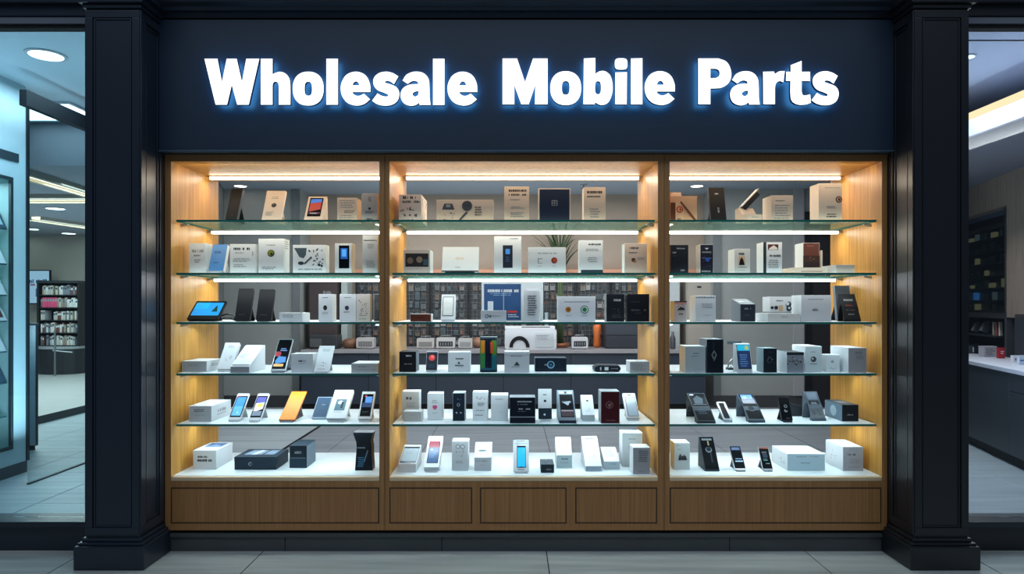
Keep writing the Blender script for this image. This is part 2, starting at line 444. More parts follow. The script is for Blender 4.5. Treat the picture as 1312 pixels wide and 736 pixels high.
# ---- left cabinet, third shelf
slab(3, 'landscape tablet with a bright blue screen propped on the third left shelf', 239, 279, 413, 389, dy=.14, y=.13, t=.014, col=DK, r=.008, scr=(.06, .1, .95, .8), smat=em(28, 140, 214), sa=[('r', .0, .0, .5, .5, em(20, 160, 220)), ('p', [(.68, .72), (.8, .2), (.9, .72)], c(20, 70, 60)), ('c', .8, .4, .05, c(16, 60, 70))], name='tablet', cat='tablet', stcol=DK)
slab(3, 'matte black tablet on an easel, left one of the identical pair', 300.5, 320, 412.5, 372, dy=.07, y=.12, t=.018, col=DK, r=.003, stcol=DK2, name='tablet', cat='tablet', a=[('t', .2, .8, .7, .88, 1, c(58, 62, 68))])
slab(3, 'matte black tablet on an easel, right one of the identical pair', 327.5, 347.5, 413, 373, dy=.07, y=.11, t=.018, col=DK, r=.003, stcol=DK2, name='tablet', cat='tablet', a=[('t', .2, .8, .7, .88, 1, c(58, 62, 68))])
carton(3, 'long flat white box lying beside the black tablets', 357.5, 387.5, 413, 401, xs=399, ft=401, y=.09, d=.16, a=[('t', .1, .25, .8, .6, 2, LG)])
carton(3, 'white upright box with a black teardrop logo, left of its twin, third left shelf', 408, 426, 413, 377, xs=431, y=.13, a=[('t', .2, .1, .8, .17, 1, c(90, 130, 170)), ('c', .48, .5, .14, INKD, 1.3), ('t', .2, .64, .85, .75, 2, INKL)])
carton(3, 'white upright box with a dark square logo, pressed against the floral box', 435, 456, 413, 377, y=.13, d=.05, a=[('t', .2, .1, .8, .17, 1, INKL), ('c', .45, .5, .13, INK), ('r', .36, .46, .54, .58, c(50, 60, 90)), ('t', .2, .63, .8, .68, 1, INK)])
carton(3, 'cream box with a scattered red and brown floral print, third left shelf', 456.5, 474.5, 413, 377, xs=478, y=.13, d=.06, col=W, front=c(212, 206, 198), a=[('s', .2, .2, .8, .72, 18, c(110, 64, 58)), ('t', .2, .76, .8, .8, 1, INK), ('t', .1, .88, .9, .94, 1, c(110, 160, 140))])
carton(3, 'white box with a dark front panel, cut off by the wooden post, third left shelf', 478.8, 490, 412, 377, y=.22, d=.07, front=c(84, 92, 98), a=[('t', .2, .3, .8, .6, 4, INKL)])
m = MB(); b_ = P(290, 411, 4.42)
m.tube([(-.045, -.02, .012), (-.03, -.01, .035), (0, 0, .045), (.03, .01, .042), (.045, .02, .02), (.05, .03, .006)], .005, DK)
m.tube([(-.03, -.03, .008), (-.01, .0, .02), (.02, .02, .018), (.045, .03, .006)], .005, DK2)
o = m.build('charging_cable', smooth=True); o.location = (b_.x, b_.y, ZR[3] + .001); tag(o, 'short black charging cable curled behind the blue screened tablet', 'cable')
# ---- left cabinet, fourth shelf
carton(4, 'deep white box lying flat with a grey end, leftmost on the fourth left shelf', 233, 265, 477, 454.5, ft=463, d=.22, front=GRY, sa=[('t', .3, .3, .8, .6, 2, LG)], a=[('t', .2, .3, .75, .5, 2, c(128, 132, 138))], lid=None)  # grey end is the shade of that face put into the colour
slab(4, 'white leaning card with a grey flower emblem beside the flat white box', 278, 297, 477, 443, xt=289, y=.13, t=.022, col=W, a=[('t', .25, .12, .75, .2, 2, INKL), ('s', .25, .52, .75, .7, 9, INK)], stcol=W, name='display_card', cat='card', r=.004, group=GB)
slope(4, 'white wedge display box with a grey front lip and printed slope, fourth left shelf', 295, 319.5, 478.5, 470, 443, xt=319, back=.035, front=GRY, a=[('h', .2, .04, .7, .09, INKL), ('t', .1, .25, .85, .32, 1, LG), ('t', .1, .4, .5, .6, 3, LG), ('r', .05, .9, .95, .97, c(150, 150, 160))])
slab(4, 'large phone with red and blue abstract wallpaper on the fourth left shelf', 346.5, 365.5, 478, 437, xt=357.5, t=.012, col=SILV, scr=(.05, .03, .95, .94), sa=[('c', .2, .5, .24, em(140, 24, 40)), ('p', [(.1, .75), (.3, .58), (.85, .6), (.9, .78), (.2, .84)], em(16, 110, 200)), ('r', .08, .84, .8, .93, em(200, 160, 90)), ('t', .3, .3, .9, .42, 2, em(120, 150, 200))])
carton(4, 'plain white cube box with a small grey word, right of the colourful phone', 373, 401, 478, 450.5, ft=453.5, d=.12, a=[('h', .34, .34, .66, .43, INK), ('t', .34, .5, .66, .55, 1, LG)])
slab(4, 'white leaning card with a round sketch on a flat white foot, fourth left shelf', 402, 422, 478.5, 445, xt=409.5, t=.006, col=W, r=.002, a=[('r', .1, .06, .9, .065, LG), ('t', .25, .12, .8, .24, 2, LG), ('s', .3, .62, .7, .82, 10, INK), ('t', .2, .88, .8, .93, 1, LG)], name='display_card', cat='card', stcol=W, group=GB)
carton(4, 'wide flat white box at the right end of the fourth left shelf', 450, 484.5, 479, 456.5, ft=466, d=.2, col=W, front=c(188, 192, 192), a=[('h', .26, .28, .66, .4, INKL), ('t', .1, .6, .9, .7, 1, LG)])
# ---- left cabinet, fifth shelf
carton(5, 'long white box running deep into the fifth left shelf, grey front end', 242, 271, 541, 509, ft=520.5, d=.3, front=c(176, 180, 184), a=[('t', .2, .2, .75, .4, 2, INK), ('t', .2, .55, .8, .65, 1, LG)], sa=[('h', .3, .35, .72, .55, INKL), ('t', .25, .62, .75, .75, 1, LG)])  # front end greyed, its shade sits in the colour
slab(5, 'white framed phone with a plain blue sky wallpaper, fifth left shelf', 292, 307.5, 541, 507, xt=305, t=.011, col=W, scr=(.05, .1, .95, .9), sa=[('r', .08, .06, .92, .5, em(60, 130, 210)), ('r', .08, .5, .92, .94, em(90, 160, 220)), ('c', .15, .04, .12, c(160, 40, 50)), ('c', .6, .8, .1, em(160, 200, 230))])
slab(5, 'white framed phone with a yellow and purple wallpaper, fifth left shelf', 318.5, 333.5, 541.5, 507, xt=331, t=.011, col=W, scr=(.05, .1, .95, .9), sa=[('r', .08, .06, .92, .35, em(84, 84, 160)), ('p', [(.08, .35), (.92, .3), (.92, .62), (.08, .78)], em(200, 200, 190)), ('c', .55, .45, .25, em(214, 200, 90)), ('r', .08, .72, .92, .94, em(110, 120, 140))])
slab(5, 'bright orange folio cover propped on a wire stand, fifth left shelf', 357, 378, 541.5, 504, xt=374, t=.010, col=c(150, 70, 26), a=[('r', .02, .02, .98, .98, M((252, 140, 36), .5, emit=.12)), ('r', .1, .9, .5, .93, c(240, 150, 70))], stcol=SILV, name='tablet_cover', cat='cover')
slab(5, 'small dark blue slate leaning left of the white boxed picture, fifth left shelf', 399, 418, 538, 511, xt=407.5, t=.008, col=c(160, 176, 190), r=.002, a=[('r', .04, .03, .96, .97, c(48, 74, 98)), ('h', .45, .36, .68, .4, INKL)], stcol=c(160, 176, 190), name='tablet', cat='tablet')
slab(5, 'white leaning box showing a silver and teal picture, fifth left shelf', 418, 443, 541.5, 505, xt=429.5, t=.026, col=W, r=.003, a=[('r', .1, .06, .9, .1, LG), ('r', .26, .34, .8, .74, c(92, 122, 134)), ('c', .5, .46, .14, c(206, 216, 220)), ('r', .56, .44, .68, .66, c(44, 66, 72)), ('t', .2, .78, .8, .82, 1, LG)], stcol=W, name='display_card', cat='box', group=GB)
slab(5, 'white framed phone with a night city wallpaper, last on the fifth left shelf', 458.5, 475.5, 541, 506, xt=464.5, t=.024, col=W, r=.004, scr=(.1, .1, .9, .92), sa=[('c', .3, .1, .12, em(170, 50, 60)), ('r', .3, .12, .95, .4, em(80, 130, 200)), ('r', .06, .4, .95, .6, em(30, 50, 90)), ('t', .1, .78, .9, .86, 2, INK)])
# ---- left cabinet, base deck
carton(6, 'white box with a blue picture on its lid and dark lettering, bottom left', 247, 277, 601.5, 567, ft=577.5, d=.26, lid=.18, col=W, a=[('h', .2, .3, .62, .4, INK), ('h', .2, .48, .82, .6, INKD)], ta=[('r', .18, .12, .9, .62, c(70, 96, 140)), ('p', [(.2, .5), (.5, .3), (.88, .5), (.88, .6), (.2, .6)], c(120, 150, 190))], sa=[('h', .3, .45, .7, .6, INKL)])
carton(6, 'large flat black box with a pale band picture on its lid, bottom left', 300, 354, 602.5, 577, ft=586, d=.24, col=c(36, 50, 62), lid=.35, a=[('c', .38, .55, .045, INKL), ('c', .39, .56, .03, c(40, 56, 70))], ta=[('p', [(.12, .7), (.2, .15), (.85, .15), (.85, .7)], c(120, 138, 156)), ('p', [(.3, .7), (.4, .15), (.5, .15), (.42, .7)], c(190, 204, 216)), ('p', [(.55, .7), (.6, .15), (.64, .15), (.62, .7)], c(40, 50, 66))], name='gadget_box')
carton(6, 'dark slate cube box with a pale line and logo, right of the flat black box', 371, 393, 600, 564, ft=571.5, d=.2, col=c(40, 54, 66), front=c(24, 34, 44), right=c(96, 112, 126), a=[('h', .3, .25, .68, .36, INKL), ('r', .06, .54, .94, .565, c(120, 134, 146)), ('r', 0, .565, 1, 1, c(34, 54, 68))])
b_ = P(466.5, 603, 4.36); m = MB()
pr = [(-.056, 0), (.056, 0), (.05, .10), (.05, .145), (.046, .18), (.062, .243), (-.064, .243), (-.046, .18), (-.045, .145), (-.049, .10)]
m.outline([(x, (-.012 if z < .15 else -.012 - (z - .15) * .25) , z) for x, z in pr], (0, .085, 0), c(18, 26, 34))
art(m, (-.05, -.0125, .15), (.1, 0, 0), (0, 0, -.15), [('t', .12, .42, .6, .86, 5, c(70, 130, 170)), ('p', [(.5, .6), (.78, .05), (.82, .1), (.55, .66)], c(90, 120, 140)), ('r', .1, .02, .6, .06, c(110, 130, 140))], random.Random(3))
o = m.build('gusset_pouch', bevel=.003); o.location = (b_.x, b_.y, ZR[6] + .0006); tag(o, 'black glossy stand-up pouch with pinched waist and blue text, bottom left', 'pouch')
# ---- middle cabinet, top shelf
carton(1, 'grey beige cube box with handwritten style print, leftmost on the top middle shelf', 511, 540, 281, 249.5, xs=547, y=.14, col=CR, front=c(196, 184, 178), a=[('h', .18, .06, .8, .16, INKD), ('h', .08, .22, .92, .3, INK), ('s', .1, .38, .8, .94, 14, INK)], sa=[('s', .1, .1, .9, .9, 14, INKL)])
carton(1, 'wide beige box with black botanical sketches, top middle shelf', 559, 632, 281.5, 256, xs=635, y=.14, d=.06, col=CR2, a=[('p', [(.1, .45), (.14, .18), (.28, .18), (.32, .45)], INK), ('r', .17, .22, .25, .34, INKL), ('s', .12, .6, .32, .96, 9, INK), ('c', .54, .28, .09, INK), ('s', .44, .12, .62, .5, 10, INKD), ('p', [(.38, .95), (.52, .55), (.56, .58), (.42, .95)], INK), ('t', .66, .3, .84, .75, 4, INK)])
carton(1, 'tall beige box with two dark headings, left of the navy box', 646, 678, 282, 239, y=.14, d=.07, col=CR2, a=[('h', .18, .09, .9, .15, INKD), ('h', .18, .21, .9, .26, INK), ('t', .2, .35, .7, .4, 1, INKL), ('t', .2, .56, .86, .64, 2, INKL), ('t', .2, .72, .86, .88, 3, INKL)])
carton(1, 'square navy box with a small white emblem and beige rim, top middle shelf', 690, 731, 281.5, 241.5, y=.14, d=.06, col=CR2, a=[('r', .03, .03, .97, 1, DNV), ('r', .41, .36, .59, .52, INKL), ('r', .43, .38, .49, .43, DNV), ('r', .51, .38, .57, .43, DNV), ('r', .43, .45, .49, .5, DNV), ('r', .51, .45, .57, .5, DNV)])
carton(1, 'tall beige box with a bold top line, right of the navy box', 748, 776, 281.5, 240, xs=745, y=.14, d=.1, col=CR2, left=CR, a=[('h', .15, .11, .85, .18, INKD), ('h', .15, .25, .75, .29, INK), ('t', .25, .6, .78, .9, 4, INKL)])
# ---- middle cabinet, second shelf
carton(2, 'grey box with a dark landscape photograph strip, leftmost on the second middle shelf', 517, 551, 350, 320, xs=555, y=.14, col=W, front=c(176, 164, 158), a=[('r', .07, .16, .94, .72, c(40, 38, 42)), ('c', .25, .46, .12, c(110, 96, 84)), ('c', .6, .42, .12, c(124, 112, 98)), ('r', .75, .4, .93, .66, c(60, 84, 100)), ('t', .1, .78, .9, .83, 1, INKL)])
slab(2, 'white landscape box leaning back above a dark foot, second middle shelf', 566, 613, 350, 319, dy=.07, y=.14, t=.02, col=W, r=.002, a=[('h', .36, .42, .68, .52, c(210, 200, 184)), ('r', .36, .82, .5, .85, LG), ('r', 0, .96, 1, 1, INKD)], stcol=DK, name='product_box', cat='box', group=GB)
carton(2, 'tall white box picturing a slim dark phone, second middle shelf', 633, 668, 350.5, 303, y=.14, d=.05, a=[('r', .32, .24, .68, .85, c(38, 46, 60)), ('r', .42, .34, .58, .48, em(60, 120, 180)), ('t', .42, .54, .58, .7, 3, c(70, 110, 150)), ('t', .55, .04, .95, .09, 1, INKL)])
carton(2, 'wide white box with a red disc and a grey square icon, second middle shelf', 677, 725, 350.5, 317, y=.13, d=.06, a=[('t', .18, .2, .9, .28, 1, INKL), ('r', .25, .42, .37, .62, LG), ('r', .28, .46, .37, .6, W), ('c', .69, .5, .08, c(150, 50, 36)), ('c', .7, .5, .035, c(190, 90, 60)), ('t', .25, .7, .38, .74, 1, INKL), ('t', .62, .7, .72, .74, 1, INKL)])
carton(2, 'white upright box standing on a dark base strip, second middle shelf', 742, 772.5, 350, 308, y=.14, d=.06, a=[('h', .24, .1, .92, .15, INKD), ('t', .25, .25, .85, .34, 2, INKL), ('t', .35, .5, .8, .68, 3, INKL), ('r', .08, .89, 1, 1, c(36, 56, 64))])
carton(2, 'beige box with a small brown figure, right end of the second middle shelf', 800, 829, 350, 312, xs=796, y=.14, d=.1, col=W, front=c(196, 176, 162), a=[('h', .22, .12, .62, .19, INK), ('t', .18, .28, .7, .35, 1, INK), ('c', .4, .55, .09, c(90, 60, 48)), ('c', .46, .6, .06, c(150, 110, 84)), ('t', .55, .46, .9, .56, 2, INKL)])
# ---- middle cabinet, third shelf
carton(3, 'small flat box with a red brown wood patterned front, third middle shelf', 525.5, 552.5, 413.5, 402.5, xs=559.5, ft=402.5, y=.08, d=.1, front=c(100, 50, 36), a=[('t', .3, .4, .75, .6, 1, c(60, 28, 20))])
slab(3, 'white e-reader with a pale grey screen on a stand, third middle shelf', 564.5, 583, 412, 380, dy=.07, y=.12, t=.02, col=W, r=.005, scr=(.1, .09, .86, .86), smat=M((90, 96, 100), .3), sa=[('r', .06, .04, .94, .96, M((206, 210, 206), .3, emit=.1))], name='e_reader', cat='e-reader')
carton(3, 'tall white box with a big navy poster of towers and red print', 617, 696, 413, 361, y=.27, d=.1, col=W2, a=[('r', .04, .06, .64, .98, c(46, 78, 122)), ('h', .1, .2, .34, .27, INKW), ('h', .36, .2, .6, .27, INKW), ('t', .14, .29, .58, .37, 2, c(130, 160, 190)), ('r', .35, .22, .365, .8, c(140, 160, 180)), ('r', .1, .5, .19, .76, c(206, 214, 222)), ('r', .42, .74, .58, .79, c(190, 60, 50)), ('t', .42, .82, .62, .92, 2, INKW)])
mb = MB(); b_ = P(681.5, 413.5, 4.32)
mb.outline([(x - .052, y - .032, 0) for x, y in rrect(.104, .064, .03, 6)], (0, 0, .193), c(196, 200, 204))
rr_ = random.Random(9)
art(mb, (-.03, -.0335, .165), (.06, 0, 0), (0, 0, -.13), [('t', 0, 0, 1, 1, 9, INK)], rr_)
root = thing('canister', (b_.x, b_.y, ZR[3] + .0006), 'grey rounded canister with lines of small print before the navy poster box', 'canister', GB)
mb.build('canister_body', root)
mb = MB(); mb.outline([(x - .047, y - .029, .1935) for x, y in rrect(.094, .058, .027, 6)], (0, 0, .014), W); mb.build('cap', root)
carton(3, 'small white carton standing in front of the navy poster box', 616, 648.5, 414, 398, ft=398, y=.07, d=.06, col=W2, a=[('c', .24, .5, .07, INK), ('c', .24, .5, .04, W2), ('h', .33, .4, .42, .62, INK), ('t', .45, .44, .85, .56, 1, INKL)])
carton(3, 'wide white box with an orange coin and a green round badge, third middle shelf', 714.5, 763, 414, 380, y=.1, d=.07, col=W, front=c(208, 211, 216), a=[('r', .16, .2, .84, .23, INKL), ('c', .28, .52, .075, c(176, 120, 50)), ('c', .28, .52, .045, c(140, 90, 34)), ('c', .71, .52, .105, c(24, 92, 58)), ('c', .71, .52, .085, c(216, 222, 222)), ('c', .71, .52, .06, c(30, 120, 70)), ('t', .2, .74, .4, .8, 1, INKL), ('t', .62, .74, .8, .8, 1, INKL)])
carton(3, 'black box with white outline artwork, left of the plain black box', 777, 800, 414, 377, xs=774, y=.12, d=.1, col=DK2, front=c(20, 23, 32), left=c(120, 124, 130), a=[('h', .4, .18, .8, .26, INKL), ('s', .2, .5, .85, .7, 7, INK), ('t', .3, .74, .9, .88, 3, INK)])
carton(3, 'plain black box with a faint grey heading, right end of third middle shelf', 803.5, 832, 414, 377, y=.12, d=.09, col=DK2, front=c(18, 20, 28), a=[('t', .15, .27, .6, .31, 1, INK), ('h', .18, .55, .86, .62, INK), ('t', .3, .68, .7, .72, 1, INK)])
# ---- middle cabinet, fourth shelf
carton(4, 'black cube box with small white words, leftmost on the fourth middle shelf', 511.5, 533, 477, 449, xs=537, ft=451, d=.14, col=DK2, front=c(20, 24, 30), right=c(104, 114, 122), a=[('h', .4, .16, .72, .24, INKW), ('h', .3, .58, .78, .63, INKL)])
slab(4, 'small black card with a red flower, between the black cube and white cube', 545.5, 560, 477, 452.5, dy=.05, t=.02, col=W2, r=.002, a=[('r', .02, .06, .98, 1, c(38, 44, 54)), ('c', .5, .36, .28, em(170, 40, 40)), ('c', .55, .3, .14, em(220, 90, 80)), ('t', .2, .7, .8, .9, 2, c(60, 90, 120))], name='display_card', cat='card', group=GB)
carton(4, 'white cube box with three small centred words, fourth middle shelf', 574, 602, 477, 449, ft=451.5, d=.12, a=[('h', .32, .3, .7, .37, INK), ('c', .5, .55, .05, INK), ('h', .32, .64, .72, .7, INK)])
b_ = P(626, 477, 4.33); m = MB(); rr_ = random.Random(4)
m.outline([(x - .054, y - .03, 0) for x, y in rrect(.108, .075, .022, 5)], (0, 0, .212), c(22, 40, 50))
art(m, (-.050, -.0305, .207), (.1, 0, 0), (0, 0, -.2), [('r', 0, .04, .3, .5, c(150, 130, 40)), ('r', .08, .04, .26, .42, c(210, 130, 40)), ('r', .0, .45, .3, .95, c(56, 130, 70)), ('r', .72, .04, 1, .5, c(80, 130, 50)), ('r', .6, .08, .8, .44, c(190, 84, 36)), ('r', .7, .5, 1, .95, c(30, 104, 112)), ('r', .3, .0, .62, .95, c(20, 20, 44)), ('s', .35, .55, .6, .9, 9, c(60, 80, 170)), ('r', .06, .9, .94, .97, c(40, 90, 110))], rr_)
root = thing('decorated_tin', (b_.x, b_.y, ZR[4] + .0006), 'tall rainbow coloured tin with a dark middle band, fourth middle shelf', 'tin', GB)
m.build('tin_body', root); m = MB(); m.outline([(x - .055, y - .031, .2122) for x, y in rrect(.11, .077, .022, 5)], (0, 0, .008), c(70, 80, 84)); m.build('lid', root)
carton(4, 'white cube box with a small black emblem, right of the rainbow tin', 646, 678.5, 478, 448, ft=451, d=.12, lid=.14, a=[('t', .2, .18, .8, .24, 1, INK), ('p', [(.38, .66), (.5, .46), (.62, .66)], INK), ('t', .28, .7, .72, .75, 1, INK)])
carton(4, 'wide black box with a pale blue ring emblem, fourth middle shelf', 685.5, 726, 476.5, 453.5, ft=459, d=.13, col=c(44, 58, 70), front=c(16, 28, 42), a=[('c', .5, .5, .12, c(120, 170, 200)), ('c', .5, .48, .085, c(16, 28, 42)), ('c', .5, .5, .04, c(70, 110, 140)), ('h', .3, .44, .38, .56, INKL), ('s', .64, .25, .8, .6, 5, INK), ('r', .02, .8, .98, .83, c(50, 66, 80))])
b_ = P(779, 478, 4.32); m = MB()
m.outline([(-.085, -.0, .006), (.075, -.0, .006), (.082, .0, .022), (.07, .0, .04), (-.06, .0, .042), (-.085, .0, .028)], (0, .12, 0), c(28, 36, 46))
art(m, (-.06, -.0005, .036), (.13, 0, 0), (0, 0, -.028), [('r', .08, .2, .14, .9, INKW), ('r', .3, .2, .48, .95, W), ('r', .6, .5, .95, .62, INKL)], random.Random(2))
root = thing('gadget_case', (b_.x, b_.y, ZR[4] + .0006), 'low black hard case with white front marks, fourth middle shelf', 'case', GP)
m.build('case_body', root, bevel=.004)
m = MB()
for x in (-.06, .06):
    for y in (.01, .1): m.box(x - .01, x + .01, y, y + .012, 0, .0075, DK)
m.build('feet', root)
carton(4, 'ribbed white cube box in the right corner of the fourth middle shelf', 807, 832.5, 479, 457.5, xs=800, ft=463.5, d=.14, front=c(196, 194, 190), left=W, a=[('t', .1, .2, .9, .85, 5, LG)])
# ---- middle cabinet, fifth shelf
carton(5, 'tall white box standing behind the small white box, fifth middle shelf left end', 515, 537, 531, 497, ft=502, y=.235, d=.1, front=c(196, 194, 192), a=[('h', .24, .2, .62, .3, INKD), ('t', .2, .4, .8, .6, 3, INKL)])
carton(5, 'small white box in front of the tall one, fifth middle shelf left end', 517, 540, 540.5, 520, ft=527.5, d=.1, front=c(186, 184, 182), a=[('t', .3, .3, .7, .4, 1, INKL)])
carton(5, 'white box with a pink heart printed on the front, fifth middle shelf', 547.5, 567, 538.5, 501, ft=504.5, d=.1, a=[('t', .28, .24, .7, .38, 2, INKL), ('c', .48, .52, .18, c(226, 190, 206)), ('c', .44, .5, .09, c(200, 90, 130)), ('c', .56, .5, .09, c(200, 90, 130)), ('p', [(.36, .53), (.64, .53), (.5, .62)], c(200, 90, 130)), ('t', .3, .72, .7, .76, 1, INKL)])
carton(5, 'narrow black box with white icons down the front, fifth middle shelf', 580, 595.5, 540, 500, ft=504, xs=599, d=.12, col=GRY, front=c(22, 34, 48), a=[('s', .3, .16, .7, .25, 4, INKW), ('c', .48, .42, .14, INKL), ('c', .48, .42, .08, c(22, 34, 48)), ('s', .2, .66, .8, .74, 5, INKW)])
carton(5, 'white box with grey crest and text, beside the narrow black box', 605.5, 625, 539.5, 499.5, ft=503, d=.1, a=[('s', .28, .16, .8, .26, 7, INK), ('t', .3, .36, .78, .5, 3, INK), ('t', .2, .62, .8, .66, 1, INK), ('t', .1, .78, .9, .84, 1, INKL)])
carton(5, 'white box with a dark oval on its lid, left of the wide black box', 629, 651, 540, 500.5, ft=506.5, d=.12, a=[('t', .25, .12, .75, .2, 2, INKL), ('t', .5, .64, .64, .67, 1, INKL)], ta=[('c', .55, .5, .2, c(120, 130, 138), .5)])
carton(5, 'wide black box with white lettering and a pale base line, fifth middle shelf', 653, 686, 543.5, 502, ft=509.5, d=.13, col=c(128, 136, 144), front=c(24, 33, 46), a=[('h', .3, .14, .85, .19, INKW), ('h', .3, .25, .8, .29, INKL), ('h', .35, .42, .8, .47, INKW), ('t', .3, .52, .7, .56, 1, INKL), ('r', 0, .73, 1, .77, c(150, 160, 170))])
slab(5, 'two-tone box, white upper half and black lower half, fifth middle shelf', 690, 707, 540, 501, dy=.03, t=.05, col=W, r=.001, a=[('t', .35, .16, .65, .24, 1, INK), ('c', .5, .4, .1, INKD), ('r', 0, .64, 1, 1, c(30, 44, 56)), ('c', .46, .85, .08, INKW)], name='product_box', cat='box', group=GB)
slope(5, 'silver framed wedge display with a dark angled screen, fifth middle shelf', 716.5, 738.5, 543.5, 539, 501, xt=713.5, back=.03, col=c(110, 122, 134), front=c(40, 50, 62), scr=(.12, .14, .92, .9), sa=[('r', .15, .3, .85, .38, INK), ('p', [(.2, .36), (.8, .3), (.6, .5)], c(150, 160, 170)), ('r', .05, .7, .95, .76, c(150, 130, 140)), ('r', .05, .78, .95, .98, c(60, 40, 48))], a=[('r', .1, .02, .9, .1, c(170, 190, 206)), ('r', .42, .03, .58, .1, INKD)], name='phone_display', cat='display', group=GP)
slope(5, 'small white wedge box with tiny grey icons, fifth middle shelf', 746.5, 762, 540, 532, 507, xt=744, back=.025, front=c(176, 186, 188), a=[('c', .5, .28, .1, INK), ('s', .3, .64, .75, .84, 6, INK), ('r', .12, .06, .88, .065, LG)])
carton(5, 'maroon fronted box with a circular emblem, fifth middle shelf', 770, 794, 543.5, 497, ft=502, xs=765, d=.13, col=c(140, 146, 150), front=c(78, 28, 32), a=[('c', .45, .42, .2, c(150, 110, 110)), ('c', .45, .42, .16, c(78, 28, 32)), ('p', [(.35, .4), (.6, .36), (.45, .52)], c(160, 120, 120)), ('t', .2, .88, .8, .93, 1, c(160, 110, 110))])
slab(5, 'white framed phone with a blank grey screen, right end of the fifth middle shelf', 803, 819.5, 539.5, 508, xt=797.5, t=.02, col=W, r=.005, scr=(.1, .16, .96, .96), smat=M((100, 108, 116), .3), sa=[('r', .08, .03, .94, .97, M((150, 166, 182), .3, emit=.1))], a=[('r', .35, .06, .65, .1, INK)])
# ---- middle cabinet, base deck
slope(6, 'white wedge box with a grey screen picture on top, leftmost on the middle base', 510.5, 533, 606, 594.5, 571.5, xt=519, back=.03, front=c(206, 206, 206), scr=(.04, .06, .97, .97), smat=M((50, 60, 70), .3), sa=[('r', .03, .12, .97, .9, c(150, 164, 172)), ('t', .2, .3, .7, .5, 2, INKL)])
slab(6, 'white framed phone with a red and blue wallpaper on the middle base', 543, 562.5, 605.5, 565, xt=549.5, t=.03, col=W, r=.003, scr=(.13, .18, .88, .87), sa=[('r', .05, .0, .95, .3, em(120, 50, 64)), ('r', .05, .3, .95, .98, em(26, 62, 104)), ('c', .3, .4, .12, em(120, 160, 190)), ('t', .1, .5, .8, .8, 4, em(60, 110, 160))])
carton(6, 'tall white box with three dark seals on its front, middle base', 579, 600, 603.5, 560.5, ft=566, xs=602.5, d=.11, front=c(192, 196, 200), a=[('c', .36, .18, .13, INK), ('c', .36, .18, .1, W2), ('c', .66, .18, .13, INK), ('c', .66, .18, .1, W2), ('s', .25, .3, .72, .38, 6, INK), ('s', .4, .44, .7, .54, 6, INKD), ('t', .2, .66, .8, .76, 2, INKL)])
slope(6, 'white box with a printed sloping lid, right of the three seal box, middle base', 607.5, 629.5, 604, 586.5, 568, dy=.16, back=.03, front=c(186, 190, 194), a=[('t', .1, .06, .8, .14, 1, INKL), ('c', .45, .52, .25, LG, .4), ('t', .2, .5, .8, .66, 2, INK)], fa=[('h', .15, .2, .75, .32, INKL), ('t', .3, .55, .7, .62, 1, INKL)])
slab(6, 'white phone with a vivid cyan screen standing at the centre of the middle base', 657.5, 678, 607, 566, dy=.1, t=.014, col=W, scr=(.24, .2, .8, .88), sa=[('r', .06, .07, .94, .97, em(10, 160, 226)), ('r', .4, .95, .6, .97, INK)], a=[('t', .2, .03, .8, .07, 1, INK), ('r', .1, .12, .9, .13, LG), ('r', .3, .93, .7, .95, INK)])
carton(6, 'small black cube box with a textured lid, middle base', 693, 710, 606.5, 585.5, ft=595.5, d=.15, col=c(60, 70, 78), front=c(34, 44, 54), a=[('h', .4, .5, .8, .68, INKL)], ta=[('s', .1, .1, .9, .9, 16, INKL)])
slope(6, 'tall white wedge box right of the small black cube, middle base', 713, 733, 600, 583.5, 561, xt=711, dy=.12, back=.03, front=c(170, 186, 192), a=[('t', .2, .12, .7, .17, 1, LG)], fa=[('h', .3, .25, .75, .35, INK), ('t', .2, .5, .8, .7, 2, INKL)])
slope(6, 'tallest white wedge box with a faint sketch on its slope, middle base', 750, 771, 604.5, 597.5, 560, xt=743.5, back=.03, front=c(150, 166, 176), a=[('h', .2, .05, .85, .1, INK), ('r', .2, .18, .85, .76, c(210, 218, 222)), ('s', .3, .3, .75, .5, 8, LG), ('s', .35, .6, .75, .72, 8, INKL)])
slope(6, 'short white wedge box beside the tallest wedge, middle base', 774, 794, 602, 591.5, 574, xt=769.5, back=.03, front=c(170, 182, 190), a=[('t', .2, .1, .8, .7, 5, LG)], fa=[('h', .3, .25, .8, .4, INKL)])
carton(6, 'tall white box at the back right corner of the middle base', 797, 823, 598, 550.5, ft=555, y=.26, d=.12, left=W, front=c(200, 210, 216), a=[('t', .3, .16, .7, .22, 1, INKL), ('t', .3, .4, .7, .5, 2, LG)], ta=[('r', .1, .2, .85, .8, LG)])
carton(6, 'white box in front of the tall one, right end of the middle base', 811, 833, 608.5, 566, ft=574, xs=808, d=.12, left=W, front=c(168, 172, 178), a=[('t', .3, .1, .9, .55, 6, INK), ('t', .3, .85, .8, .92, 1, INKL)])
